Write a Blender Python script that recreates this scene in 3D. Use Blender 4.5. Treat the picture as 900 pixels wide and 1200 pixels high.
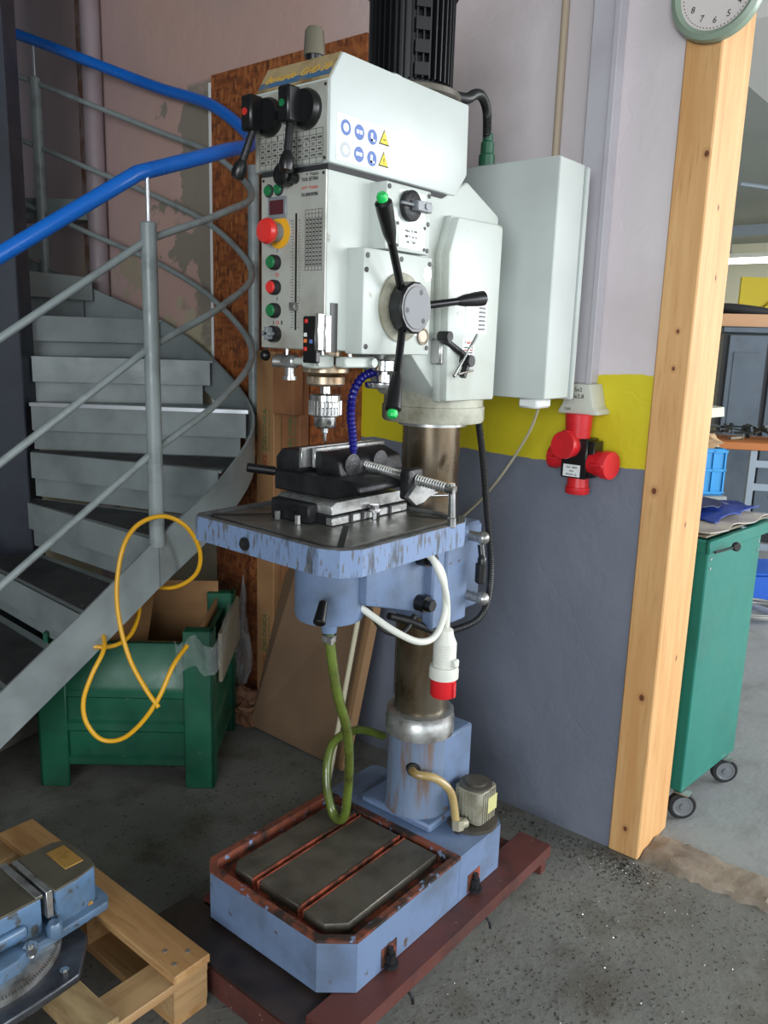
import bpy, bmesh, math, random
from mathutils import Vector, Matrix
random.seed(7)
SC = bpy.context.scene
for o in list(bpy.data.objects): bpy.data.objects.remove(o)
COL = SC.collection
V = Vector
# ------------------------------------------------------------------ camera
YAW, PITCH, ROLL, EYE = .6827, .2065, -.0307, 1.55
fw = V((math.cos(YAW)*math.cos(PITCH), math.sin(YAW)*math.cos(PITCH), -math.sin(PITCH)))
rt = fw.cross(V((0, 0, 1))).normalized(); dn = fw.cross(rt)
r2 = rt*math.cos(ROLL)+dn*math.sin(ROLL); d2 = -rt*math.sin(ROLL)+dn*math.cos(ROLL)
cam = bpy.data.cameras.new('camera'); camo = bpy.data.objects.new('camera', cam); COL.objects.link(camo)
cam.sensor_fit = 'VERTICAL'; cam.sensor_height = 36; cam.lens = 955/1200*36; cam.clip_start = .02
camo.matrix_world = Matrix(((r2.x, -d2.x, -fw.x, 0), (r2.y, -d2.y, -fw.y, 0), (r2.z, -d2.z, -fw.z, EYE), (0, 0, 0, 1)))
SC.camera = camo
# ------------------------------------------------------------------ light
w = bpy.data.worlds.new('world'); SC.world = w; w.use_nodes = True
bg = w.node_tree.nodes['Background']; bg.inputs[0].default_value = (.86, .93, 1, 1); bg.inputs[1].default_value = .85
def area(name, loc, target, sx, sy, power, color):
    l = bpy.data.lights.new(name, 'AREA'); l.shape = 'RECTANGLE'; l.size = sx; l.size_y = sy; l.energy = power; l.color = color
    o = bpy.data.objects.new(name, l); COL.objects.link(o); o.location = loc
    o.rotation_euler = (V(target)-V(loc)).to_track_quat('-Z', 'Y').to_euler(); return o
area('window_daylight_right', (1.2, -4.6, 2.0), (1.6, 1.2, 1.0), 4.5, 2.2, 110, (.93, .97, 1))
area('window_daylight_behind', (-3.9, -1.4, 2.0), (2, 1.2, 1.1), 3.0, 1.8, 190, (.9, .96, 1))
area('workshop_daylight', (6.5, -3.5, 2.2), (5.5, 2, .6), 6, 2.2, 420, (.95, .98, 1))
SC.view_settings.view_transform = 'Standard'; SC.view_settings.look = 'None'; SC.view_settings.gamma = 1
SC.view_settings.use_curve_mapping = False; SC.view_settings.exposure = 0.2

# ------------------------------------------------------------------ materials
def lin(c):
    f = lambda v: (v/255)/12.92 if v/255 <= .04045 else ((v/255+.055)/1.055)**2.4
    return tuple(f(v) for v in c)+(1,)
def nt(name):
    m = bpy.data.materials.new(name); m.use_nodes = True; t = m.node_tree
    return m, t, t.nodes, t.links, t.nodes['Principled BSDF']
def noise(t, vec, scale, detail=4, rough=.55):
    n = t.nodes.new('ShaderNodeTexNoise'); n.inputs['Scale'].default_value = scale; n.inputs['Detail'].default_value = detail
    n.inputs['Roughness'].default_value = rough
    if vec: t.links.new(vec, n.inputs['Vector'])
    return n.outputs['Fac']
def rng(t, v, a, b, c=0, d=1):
    n = t.nodes.new('ShaderNodeMapRange'); n.inputs[1].default_value = a; n.inputs[2].default_value = b
    n.inputs[3].default_value = c; n.inputs[4].default_value = d; t.links.new(v, n.inputs[0]); return n.outputs[0]
def mth(t, op, a, b=None):
    n = t.nodes.new('ShaderNodeMath'); n.operation = op
    for i, v in enumerate((a, b)):
        if v is None: continue
        if isinstance(v, (int, float)): n.inputs[i].default_value = v
        else: t.links.new(v, n.inputs[i])
    return n.outputs[0]
def mixc(t, f, a, b):
    n = t.nodes.new('ShaderNodeMix'); n.data_type = 'RGBA'
    if isinstance(f, (int, float)): n.inputs[0].default_value = f
    else: t.links.new(f, n.inputs[0])
    for i, v in ((6, a), (7, b)):
        if isinstance(v, tuple): n.inputs[i].default_value = v
        else: t.links.new(v, n.inputs[i])
    return n.outputs[2]
def vec(t, kind='Object', scale=(1, 1, 1)):
    tc = t.nodes.new('ShaderNodeTexCoord'); mp = t.nodes.new('ShaderNodeMapping'); mp.inputs['Scale'].default_value = scale
    t.links.new(tc.outputs[kind], mp.inputs[0]); return mp.outputs[0]
def bump(t, h, st, dist=.01):
    b = t.nodes.new('ShaderNodeBump'); b.inputs['Strength'].default_value = st; b.inputs['Distance'].default_value = dist
    t.links.new(h, b.inputs['Height']); t.links.new(b.outputs[0], t.nodes['Principled BSDF'].inputs['Normal'])
MATS = {}
def mat(name, c, r=.5, m=0, c2=None, sc=6, lo=.5, hi=.7, stretch=(1, 1, 1), bp=0, bs=60, emit=0, c3=None, sc3=30, lo3=.62, hi3=.68, alpha=None, coat=0):
    M, t, N, L, P = nt(name)
    P.inputs['Roughness'].default_value = r; P.inputs['Metallic'].default_value = m; P.inputs['Base Color'].default_value = lin(c)
    if coat: P.inputs['Coat Weight'].default_value = coat
    if c2 or bp: v = vec(t, scale=stretch)
    if c2:
        f = rng(t, noise(t, v, sc), lo, hi)
        o = mixc(t, f, lin(c), lin(c2))
        if c3: o = mixc(t, rng(t, noise(t, v, sc3), lo3, hi3), o, lin(c3))
        L.new(o, P.inputs['Base Color'])
        L.new(rng(t, noise(t, v, sc*2.3), .3, .7, max(r-.08, .03), min(r+.12, 1)), P.inputs['Roughness'])
    if bp: bump(t, noise(t, v, bs), bp, .004)
    if emit: P.inputs['Emission Color'].default_value = lin(c); P.inputs['Emission Strength'].default_value = emit
    if alpha: P.inputs['Alpha'].default_value = alpha
    MATS[name] = M; return M
cast = mat('off_white_machine_paint', (188, 194, 188), .38, c2=(160, 160, 146), sc=5, lo=.52, hi=.8, c3=(120, 108, 84), sc3=22, lo3=.68, hi3=.8, bp=.12, bs=35)
dirty = mat('grubby_cast_paint', (176, 176, 160), .6, c2=(104, 98, 76), sc=9, lo=.4, hi=.72, bp=.5, bs=90)
sheet = mat('smooth_white_enamel', (190, 197, 194), .4, c2=(178, 184, 180), sc=3, lo=.4, hi=.75)
panelm = mat('brushed_panel_foil', (178, 178, 170), .42, .15, c2=(140, 136, 122), sc=9, lo=.45, hi=.78)
blue = mat('light_blue_paint', (104, 123, 154), .45, c2=(88, 101, 120), sc=7, lo=.45, hi=.7, c3=(84, 66, 48), sc3=26, lo3=.66, hi3=.74, bp=.15, bs=50)
bluedrip = mat('blue_paint_with_rust_runs', (106, 122, 146), .5, c2=(112, 80, 40), sc=20, lo=.52, hi=.66, stretch=(1, 1, .14), bp=.15, bs=50)
bluescuff = mat('scuffed_blue_table_edge', (114, 134, 168), .5, c2=(72, 76, 84), sc=30, lo=.56, hi=.66, stretch=(1, 1, .25), c3=(96, 98, 102), sc3=110, lo3=.56, hi3=.62, bp=.2, bs=50)
iron = mat('oily_grey_iron', (94, 89, 80), .45, .35, c2=(66, 62, 55), sc=10, lo=.4, hi=.7, bp=.12, bs=140)
tabletop = mat('table_top_steel', (120, 119, 114), .36, .45, c2=(78, 75, 70), sc=9, lo=.4, hi=.7)
darkiron = mat('dark_cast_iron', (48, 48, 50), .42, .45, c2=(28, 28, 30), sc=14, lo=.4, hi=.65, bp=.3, bs=120)
bright = mat('bright_machined_steel', (178, 178, 176), .3, .8, c2=(110, 106, 100), sc=18, lo=.5, hi=.75)
chrome = mat('polished_steel', (205, 205, 205), .17, 1, c2=(150, 145, 138), sc=14, lo=.55, hi=.75)
colm = mat('oiled_ground_column', (120, 112, 98), .27, .8, c2=(84, 64, 38), sc=7, lo=.42, hi=.66, stretch=(1, 1, .45), c3=(50, 38, 24), sc3=18, lo3=.62, hi3=.74)
rust = mat('red_oxide_trough', (146, 70, 48), .6, c2=(58, 36, 26), sc=24, lo=.42, hi=.62, bp=.4, bs=90)
redprim = mat('red_oxide_channel', (88, 46, 40), .55, c2=(60, 38, 35), sc=8, lo=.45, hi=.7, c3=(128, 116, 108), sc3=70, lo3=.7, hi3=.74)
black = mat('black_plastic', (16, 16, 17), .32)
blackr = mat('black_rubber', (24, 24, 25), .6)
motorm = mat('black_motor_paint', (17, 17, 19), .45)
hosecol = mat('black_corrugated_conduit', (26, 27, 28), .42)
bluehose = mat('dark_blue_segment_plastic', (22, 20, 110), .3)
green = mat('green_lens', (18, 110, 62), .25, coat=.5)
green2 = mat('bright_green_cap', (30, 190, 90), .35)
redbtn = mat('red_button', (215, 45, 40), .3, coat=.4)
yellow = mat('yellow_disc', (225, 165, 30), .5)
dispm = mat('dark_red_display', (74, 12, 26), .15, coat=.8)
greyp = mat('grey_plastic', (120, 124, 128), .4)
ink = mat('black_print', (40, 40, 42), .7); redink = mat('red_print', (190, 40, 36), .6)
greenink = mat('green_print', (52, 104, 62), .6); darkred = mat('dull_red_print', (150, 34, 26), .6); blueink = mat('blue_print', (88, 112, 172), .6)
yelink = mat('yellow_print', (222, 196, 60), .6); goldink = mat('gold_lettering', (206, 164, 64), .6)
label = mat('white_label', (222, 224, 222), .5); silver = mat('silver_plate', (176, 180, 180), .35, .4)
lblue = mat('blue_stripe_print', (62, 98, 132), .55, c2=(120, 108, 80), sc=20, lo=.5, hi=.7)
browm = mat('tanned_dirty_paint', (164, 142, 104), .6, c2=(120, 92, 56), sc=16, lo=.45, hi=.65)
beaconm = mat('smoky_clear_cap', (104, 98, 84), .12, coat=.8)
white = mat('white_cable', (208, 208, 198), .45); cream = mat('cream_cable', (196, 188, 160), .5)
greenhose = mat('murky_green_hose', (96, 112, 44), .25, c2=(70, 74, 30), sc=12, lo=.4, hi=.7, coat=.4)
tanhose = mat('yellowed_hose', (168, 146, 96), .3, c2=(120, 92, 50), sc=12, lo=.4, hi=.7, coat=.4)
yhose = mat('yellow_air_hose', (224, 166, 32), .35)
redp = mat('red_socket_plastic', (206, 32, 40), .35, c2=(186, 30, 36), sc=12)
galv = mat('grey_stair_paint', (134, 142, 142), .42, c2=(112, 118, 118), sc=5, lo=.42, hi=.7, bp=.08)
galvd = mat('worn_stair_rail_paint', (140, 148, 148), .36, c2=(120, 126, 126), sc=12, lo=.5, hi=.7)
tread_mat = mat('dark_worn_tread', (58, 58, 58), .6, c2=(36, 36, 36), sc=6, lo=.4, hi=.65, c3=(150, 150, 146), sc3=75, lo3=.7, hi3=.73)
alu = mat('bright_metal_nosing', (202, 206, 210), .3, .8)
railblue = mat('blue_plastic_handrail', (16, 104, 200), .3, c2=(14, 90, 180), sc=4)
navy = mat('navy_painted_steel', (46, 50, 62), .45, c2=(36, 38, 46), sc=4, lo=.45, hi=.7, c3=(110, 112, 116), sc3=60, lo3=.74, hi3=.76)
stillm = mat('dark_green_steel', (18, 84, 60), .42, c2=(12, 60, 44), sc=4, lo=.45, hi=.7, c3=(90, 120, 105), sc3=60, lo3=.72, hi3=.75)
trolm = mat('teal_green_steel', (18, 112, 98), .35, c2=(16, 100, 88), sc=3, lo=.45, hi=.7, c3=(120, 160, 150), sc3=60, lo3=.76, hi3=.78)
card = mat('brown_cardboard', (158, 118, 78), .8, c2=(138, 100, 64), sc=4, lo=.4, hi=.7, bp=.08)
cardd = mat('aged_cardboard', (142, 96, 62), .85, c2=(110, 70, 44), sc=4, lo=.4, hi=.7)
plym = mat('raw_hardboard', (112, 88, 66), .8, c2=(92, 70, 52), sc=3, lo=.4, hi=.7)
paper = mat('crumpled_brown_paper', (120, 84, 62), .85, c2=(84, 56, 40), sc=14, lo=.4, hi=.7, bp=.6, bs=30)
trunk = mat('lilac_white_paint', (186, 182, 188), .5, c2=(174, 168, 176), sc=4)
pipem = mat('painted_downpipe', (150, 134, 138), .5, c2=(136, 120, 122), sc=4)
clockrim = mat('pale_green_clock_rim', (136, 152, 134), .35); clockface = mat('clock_paper', (214, 204, 200), .7)
brass = mat('worn_brass_plate', (170, 132, 66), .5, .4, c2=(140, 104, 52), sc=20)
handlew = mat('tyre_grey_rubber', (150, 150, 148), .6)
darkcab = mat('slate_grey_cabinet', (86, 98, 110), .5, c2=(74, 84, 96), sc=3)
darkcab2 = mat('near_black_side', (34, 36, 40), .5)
crate_b = mat('sky_blue_crate_plastic', (36, 140, 204), .4); tarpm = mat('deep_blue_sheet', (34, 62, 150), .4, c2=(26, 40, 96), sc=8)
tarpd = mat('navy_plastic_bag', (38, 42, 76), .35, c2=(70, 76, 110), sc=12)
binblue = mat('blue_bin_plastic', (26, 84, 180), .4); greywood = mat('weathered_board', (124, 116, 98), .75, c2=(96, 88, 74), sc=5)
orange = mat('orange_bench_edge', (176, 104, 48), .6); cremew = mat('cream_wall', (228, 226, 206), .8)
steelblue = mat('galvanised_frame', (140, 150, 160), .45, .3); yellowp = mat('yellow_painted_panel', (214, 190, 30), .6)
junk = mat('dark_tool_heap', (46, 52, 50), .5, c2=(30, 32, 30), sc=20); rag = mat('pale_rag', (190, 188, 184), .8)
def glassy(name, c, a, r):
    m, t, N, L, P = nt(name); P.inputs['Base Color'].default_value = lin(c); P.inputs['Roughness'].default_value = r
    P.inputs['Alpha'].default_value = a; P.inputs['Specular IOR Level'].default_value = .9; bump(t, noise(t, vec(t), 45), .8, .02); return m
film = glassy('clear_stretch_film', (205, 210, 210), .16, .12)
lampm = mat('lit_diffuser', (255, 255, 250), .5, emit=6)

def wood(name, ca, cb, cc, axis=2, knots=None, sc=1.0):
    m, t, N, L, P = nt(name); s = [14*sc]*3; s[axis] = 1.1*sc
    v = vec(t, 'Object', tuple(s)); n1 = noise(t, v, 1.6, 6, .6); n2 = noise(t, v, 7, 3)
    o = mixc(t, rng(t, n1, .35, .65), lin(ca), lin(cb)); o = mixc(t, rng(t, n2, .55, .75, 0, .5), o, lin(cc))
    if knots:
        tc = N.new('ShaderNodeTexCoord')
        for p_, r_ in knots:
            d_ = N.new('ShaderNodeVectorMath'); d_.operation = 'SUBTRACT'; L.new(tc.outputs['Object'], d_.inputs[0]); d_.inputs[1].default_value = p_
            k_ = N.new('ShaderNodeVectorMath'); k_.operation = 'MULTIPLY'; L.new(d_.outputs[0], k_.inputs[0]); k_.inputs[1].default_value = (1, 1, .75)
            l_ = N.new('ShaderNodeVectorMath'); l_.operation = 'LENGTH'; L.new(k_.outputs[0], l_.inputs[0])
            o = mixc(t, rng(t, l_.outputs['Value'], r_*2.2, r_, 0, .55), o, lin(cc)); o = mixc(t, rng(t, l_.outputs['Value'], r_, r_*.7), o, lin((104, 56, 30)))
    L.new(o, P.inputs['Base Color']); P.inputs['Roughness'].default_value = .6; bump(t, n1, .12, .003); return m
KN = [((-.119, y-.836, z), r) for y, z, r in ((.85, 1.155, .008), (.825, .53, .009), (.835, .09, .007), (.828, 1.60, .005), (.83, 1.50, .005), (.80, 2.05, .007))]+[((x-2.381, -.048, z), .006) for x, z in ((2.36, 1.93), (2.40, 1.75), (2.37, 1.05), (2.42, .62))]
pine = wood('planed_pine', (212, 166, 112), (198, 146, 90), (172, 118, 70), 2, KN)
palw = wood('pallet_pine_y', (176, 138, 92), (152, 110, 66), (112, 74, 40), 1)
palwx = wood('pallet_pine_x', (170, 138, 98), (146, 112, 72), (104, 76, 46), 0)
chipw = mat('rough_pallet_block', (158, 136, 96), .85, c2=(110, 84, 54), sc=22, lo=.4, hi=.7, stretch=(1, .25, 1), bp=.7, bs=40)

# OSB
m, t, N, L, P = nt('osb_strands'); osbm = m
vv = vec(t, 'Object', (1, 1, 1)); dist = noise(t, vv, 5)
vo = N.new('ShaderNodeTexVoronoi'); vo.inputs['Scale'].default_value = 1; vo.inputs['Randomness'].default_value = 1; L.new(vec(t, 'Object', (1, 26, 80)), vo.inputs[0])
vo2 = N.new('ShaderNodeTexVoronoi'); vo2.inputs['Scale'].default_value = 1; L.new(vec(t, 'Object', (1, 90, 34)), vo2.inputs[0])
sep = N.new('ShaderNodeSeparateColor'); L.new(vo.outputs['Color'], sep.inputs[0]); sep2 = N.new('ShaderNodeSeparateColor'); L.new(vo2.outputs['Color'], sep2.inputs[0])
o = mixc(t, sep.outputs[0], lin((112, 58, 28)), lin((150, 84, 42))); o = mixc(t, rng(t, sep2.outputs[0], .6, 1, 0, .8), o, lin((172, 106, 56)))
o = mixc(t, rng(t, sep2.outputs[1], .85, .95, 0, .7), o, lin((72, 36, 20))); L.new(o, P.inputs['Base Color']); P.inputs['Roughness'].default_value = .65
bump(t, sep.outputs[0], .25, .004)

# floor concrete
def concrete(name, a, b, c, spots=True, r=.75):
    m, t, N, L, P = nt(name); v = vec(t, 'Object'); n1 = noise(t, v, 1.1, 8, .62); n2 = noise(t, v, 5, 8, .6); n3 = noise(t, v, 55, 3)
    o = mixc(t, rng(t, n1, .36, .62), lin(a), lin(b)); o = mixc(t, rng(t, n2, .5, .68, 0, .75), o, lin(c))
    if spots:
        vo = N.new('ShaderNodeTexVoronoi'); vo.inputs['Scale'].default_value = 60; L.new(v, vo.inputs[0])
        o = mixc(t, rng(t, n3, .62, .7, 0, .7), o, lin((34, 32, 29)))
        o = mixc(t, mth(t, 'MULTIPLY', rng(t, vo.outputs['Distance'], .17, .1), rng(t, n2, .46, .6)), o, lin((22, 21, 20)))
    L.new(o, P.inputs['Base Color']); L.new(rng(t, n1, .3, .7, r-.25, r+.1), P.inputs['Roughness'])
    bump(t, mth(t, 'ADD', n2, mth(t, 'MULTIPLY', n3, .25)), .35, .02); return m
floorm = concrete('stained_workshop_concrete', (98, 98, 95), (118, 117, 110), (78, 72, 62))
floor2 = concrete('smooth_grey_floor', (148, 150, 150), (134, 136, 136), (120, 120, 118), False, .5)
curbm = concrete('broken_concrete_edge', (150, 140, 126), (112, 98, 84), (72, 62, 54), False, .9)

# painted wall: grey dado, yellow band, pink-lilac above with dim warm light painted in to the left, bare render patch beside the board
m, t, N, L, P = nt('painted_wall'); wallm = m
v = vec(t, 'Object'); g = N.new('ShaderNodeNewGeometry'); sx = N.new('ShaderNodeSeparateXYZ'); L.new(g.outputs['Position'], sx.inputs[0])
nb = noise(t, v, 7, 5); nl = noise(t, v, 1.3, 5); nf = noise(t, v, 30, 4)
zj = mth(t, 'ADD', sx.outputs[2], rng(t, nb, .3, .7, -.008, .008))
up = mixc(t, rng(t, sx.outputs[1], 1.35, 2.3), lin((208, 198, 200)), lin((190, 156, 146)))  # browner pink further left: dim warm light put into the colour
up = mixc(t, rng(t, sx.outputs[1], 3.2, 4.2), up, lin((166, 152, 160)))
up = mixc(t, rng(t, nl, .48, .62, 0, .35), up, lin((168, 150, 146)))
ym = mth(t, 'ADD', sx.outputs[1], rng(t, nb, .3, .7, -.22, .22))
patch = mth(t, 'MULTIPLY', rng(t, ym, 3.05, 3.02), rng(t, sx.outputs[2], 2.56, 2.54)); patch = mth(t, 'MULTIPLY', patch, rng(t, sx.outputs[1], 2.76, 2.78))
patch = mth(t, 'MULTIPLY', patch, rng(t, noise(t, v, 2.2, 5), .42, .47))
up = mixc(t, patch, up, lin((140, 130, 118)))
pz = mth(t, 'MULTIPLY', rng(t, noise(t, v, 1.9, 6), .56, .58), rng(t, sx.outputs[1], 2.9, 3.0)); pz = mth(t, 'MULTIPLY', pz, rng(t, sx.outputs[2], 2.2, 2.1))
up = mixc(t, pz, up, lin((166, 152, 132)))
col = mixc(t, rng(t, zj, 1.474, 1.478), lin((206, 190, 24)), up)
gr = mixc(t, rng(t, nl, .4, .65), lin((108, 113, 126)), lin((122, 126, 138)))
col = mixc(t, rng(t, zj, 1.203, 1.206), gr, col)
col = mixc(t, rng(t, sx.outputs[1], 2.60, 2.62), col, mixc(t, rng(t, mth(t, 'ADD', sx.outputs[2], rng(t, nb, .3, .7, -.2, .2)), 1.62, 1.55), up, lin((176, 166, 140))))
L.new(col, P.inputs['Base Color']); P.inputs['Roughness'].default_value = .6
vo = N.new('ShaderNodeTexVoronoi'); vo.feature = 'DISTANCE_TO_EDGE'; vo.inputs['Scale'].default_value = 1.6
wv = N.new('ShaderNodeVectorMath'); wv.operation = 'ADD'; nn = N.new('ShaderNodeTexNoise'); nn.inputs['Scale'].default_value = 6; L.new(v, nn.inputs[0]); L.new(v, wv.inputs[0])
sc_ = N.new('ShaderNodeVectorMath'); sc_.operation = 'SCALE'; sc_.inputs['Scale'].default_value = .25; L.new(nn.outputs['Color'], sc_.inputs[0]); L.new(sc_.outputs[0], wv.inputs[1]); L.new(wv.outputs[0], vo.inputs[0])
crk = rng(t, vo.outputs['Distance'], 0, .008)
bump(t, mth(t, 'ADD', mth(t, 'ADD', nb, mth(t, 'MULTIPLY', nf, .3)), mth(t, 'MULTIPLY', crk, .08)), .28, .02)
ceilm = mat('grey_ceiling', (150, 156, 152), .8); plain = mat('pale_grey_plaster', (150, 148, 146), .8)

# ------------------------------------------------------------------ mesh helpers
def N_(): return bmesh.new()
def box(bm, x0, x1, y0, y1, z0, z1, b=0, M=None, seg=1):
    g = bmesh.ops.create_cube(bm, size=1)['verts']
    for v in g: v.co = V(((x0+x1)/2+v.co.x*(x1-x0), (y0+y1)/2+v.co.y*(y1-y0), (z0+z1)/2+v.co.z*(z1-z0)))
    if b:
        es = list({e for v in g for e in v.link_edges}); r = bmesh.ops.bevel(bm, geom=es, offset=b, segments=seg, affect='EDGES', profile=.5); g = list({v for f in r['faces'] for v in f.verts} | {v for v in g if v.is_valid})
    if M is not None:
        for v in g: v.co = M @ v.co
    return g
def prism(bm, poly, plane, a, b, bev=0, seg=1):
    f = {'xz': lambda p, t: (p[0], t, p[1]), 'xy': lambda p, t: (p[0], p[1], t), 'yz': lambda p, t: (t, p[0], p[1])}[plane]
    A = [bm.verts.new(f(p, a)) for p in poly]; B = [bm.verts.new(f(p, b)) for p in poly]; n = len(poly)
    fs = [bm.faces.new(A), bm.faces.new(B[::-1])]+[bm.faces.new((A[i], B[i], B[(i+1) % n], A[(i+1) % n])) for i in range(n)]
    bmesh.ops.recalc_face_normals(bm, faces=fs)
    if bev: bmesh.ops.bevel(bm, geom=list({e for q in fs for e in q.edges}), offset=bev, segments=seg, affect='EDGES', profile=.5)
def frame(d):
    d = V(d).normalized(); u = d.orthogonal().normalized() if abs(d.z) > .99 else V((0, 0, 1)).cross(d).normalized(); return d, u, d.cross(u)
def lathe(bm, prof, p0, d, n=24, a0=0):
    """prof: (radius, height along d); closed caps where radius is zero or at the ends"""
    d, u, w_ = frame(d); p0 = V(p0); rings = []
    for r, h in prof:
        if r <= 1e-6: rings.append([bm.verts.new(p0+d*h)])
        else: rings.append([bm.verts.new(p0+d*h+(u*math.cos(a0+2*math.pi*i/n)+w_*math.sin(a0+2*math.pi*i/n))*r) for i in range(n)])
    fs = []
    for A, B in zip(rings, rings[1:]):
        for i in range(n):
            j = (i+1) % n
            if len(A) == 1 and len(B) == 1: continue
            if len(A) == 1: fs.append(bm.faces.new((A[0], B[i], B[j])))
            elif len(B) == 1: fs.append(bm.faces.new((A[i], B[0], A[j])))
            else: fs.append(bm.faces.new((A[i], B[i], B[j], A[j])))
    if len(rings[0]) > 1: fs.append(bm.faces.new(rings[0]))
    if len(rings[-1]) > 1: fs.append(bm.faces.new(rings[-1][::-1]))
    bmesh.ops.recalc_face_normals(bm, faces=fs)
def cyl(bm, p0, p1, r, r1=None, n=20, b=0):
    p0, p1 = V(p0), V(p1); h = (p1-p0).length; r1 = r if r1 is None else r1
    pr = [(r-b, 0), (r, b), (r1, h-b), (r1-b, h)] if b else [(r, 0), (r1, h)]
    lathe(bm, pr, p0, p1-p0, n)
def sph(bm, c, r, s=(1, 1, 1), n=14):
    g = bmesh.ops.create_uvsphere(bm, u_segments=n, v_segments=n//2+2, radius=r)['verts']
    for v in g: v.co = V(c)+V((v.co.x*s[0], v.co.y*s[1], v.co.z*s[2]))
    return g
def spline(pts, k=8):
    pts = [V(p) for p in pts]; q = [pts[0]*2-pts[1]]+pts+[pts[-1]*2-pts[-2]]; out = []
    for i in range(1, len(q)-2):
        a, b, c, d = q[i-1:i+3]
        for j in range(k):
            s = j/k; out.append(.5*((2*b)+(c-a)*s+(2*a-5*b+4*c-d)*s*s+(3*b-a-3*c+d)*s**3))
    out.append(pts[-1]); return out
def tube(bm, pts, r, n=10, k=8, ribs=0):
    P_ = spline(pts, k) if k else [V(p) for p in pts]
    if ribs:
        L_ = sum((b-a).length for a, b in zip(P_, P_[1:])); m_ = int(L_/ribs)*2; P2 = []; acc = 0; i = 0; tgt = 0; segs = [(b-a).length for a, b in zip(P_, P_[1:])]
        for q in range(m_+1):
            tgt = L_*q/m_
            while i < len(segs)-1 and acc+segs[i] < tgt: acc += segs[i]; i += 1
            P2.append(P_[i].lerp(P_[i+1], min(1, (tgt-acc)/max(segs[i], 1e-9))))
        P_ = P2
    rings = []; u = None
    for i, p in enumerate(P_):
        t_ = (P_[min(i+1, len(P_)-1)]-P_[max(i-1, 0)]).normalized()
        u = (t_.orthogonal() if u is None else (u-t_*u.dot(t_))).normalized(); w_ = t_.cross(u)
        rr = r[min(i*len(r)//len(P_), len(r)-1)] if isinstance(r, (list, tuple)) else r
        if ribs and i % 2: rr *= .86
        rings.append([bm.verts.new(p+(u*math.cos(2*math.pi*a/n)+w_*math.sin(2*math.pi*a/n))*rr) for a in range(n)])
    fs = [bm.faces.new((A[i], A[(i+1) % n], B[(i+1) % n], B[i])) for A, B in zip(rings, rings[1:]) for i in range(n)]
    fs += [bm.faces.new(rings[0][::-1]), bm.faces.new(rings[-1])]; bmesh.ops.recalc_face_normals(bm, faces=fs)
def bar(bm, p0, p1, w_, h, up=(0, 0, 1), b=0):
    p0, p1 = V(p0), V(p1); d = (p1-p0); l = d.length; d.normalize(); s = d.cross(V(up)).normalized(); u = s.cross(d)
    M = Matrix(((d.x, s.x, u.x, p0.x), (d.y, s.y, u.y, p0.y), (d.z, s.z, u.z, p0.z), (0, 0, 0, 1)))
    return box(bm, 0, l, -w_/2, w_/2, -h/2, h/2, b, M)
def rootloc(p):
    while p is not None and p.parent is not None: p = p.parent
    return V(p.location) if p is not None else V((0, 0, 0))
def ob(name, bm, m, parent=None, label=None, smooth=True, kind=None):
    me = bpy.data.meshes.new(name); off = rootloc(parent)
    if off.length: bmesh.ops.translate(bm, verts=bm.verts, vec=-off)
    bm.to_mesh(me); bm.free(); me.materials.append(m)
    if smooth: me.shade_smooth(); me.set_sharp_from_angle(angle=math.radians(38))
    o = bpy.data.objects.new(name, me); COL.objects.link(o); o.parent = parent
    if label: o['label'] = label
    if kind: o['kind'] = kind
    return o
def recenter(o):
    """origin of a single-mesh thing to its base"""
    me = o.data; n = len(me.vertices); c = V((sum(v.co.x for v in me.vertices)/n, sum(v.co.y for v in me.vertices)/n, min(v.co.z for v in me.vertices)))
    me.transform(Matrix.Translation(-c)); o.location = V(o.location)+c; return o
def thing(name, lab, cat, loc=(0, 0, 0), group=None):
    o = bpy.data.objects.new(name, None); COL.objects.link(o); o.location = loc; o.empty_display_size = .1
    o['label'] = lab; o['category'] = cat
    if group: o['group'] = group
    return o
def tag(o, lab, cat, group=None, kind=None, rc=True):
    o['label'] = lab; o['category'] = cat
    if group: o['group'] = group
    if kind: o['kind'] = kind
    if rc: recenter(o)
    return o
def struct(name, bm, m, parent=None, smooth=False):
    o = ob(name, bm, m, parent, smooth=smooth)
    if parent is None: o['kind'] = 'structure'
    return o
def text(s, size, c, right, up, m, parent, name='lettering', wide=None, thick=.0004, shear=0):
    cu = bpy.data.curves.new('t', 'FONT'); cu.body = s; cu.size = size; cu.align_x = 'CENTER'; cu.align_y = 'CENTER'; cu.extrude = thick; cu.shear = shear; cu.resolution_u = 2
    to = bpy.data.objects.new('t', cu); me = bpy.data.meshes.new_from_object(to); bpy.data.objects.remove(to); bpy.data.curves.remove(cu)
    R_, U_ = V(right).normalized(), V(up).normalized(); F_ = R_.cross(U_)
    xs = [v.co.x for v in me.vertices]; k = 1 if not wide or not xs else wide/(max(xs)-min(xs))
    off = rootloc(parent)
    for v in me.vertices: v.co = V(c)+R_*v.co.x*k+U_*v.co.y+F_*v.co.z-off
    me.materials.clear(); me.materials.append(m)
    o = bpy.data.objects.new(name, me); COL.objects.link(o); o.parent = parent; return o
FX = ((0, -1, 0), (0, 0, 1))       # writing on faces that look towards -x
FY = ((1, 0, 0), (0, 0, 1))        # writing on faces that look towards -y
def plate(bm, x, ya, yb, za, zb, t_=.002, b=0): box(bm, x-t_, x, min(ya, yb), max(ya, yb), min(za, zb), max(za, zb), b)   # thin plate on a -x face
def plateY(bm, y, xa, xb, za, zb, t_=.002, b=0): box(bm, xa, xb, y-t_, y, min(za, zb), max(za, zb), b)
def cp(o, parent, M=None):
    c = o.copy(); COL.objects.link(c); c.parent = parent
    if M is not None: c.matrix_basis = M @ o.matrix_basis
    return c
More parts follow.
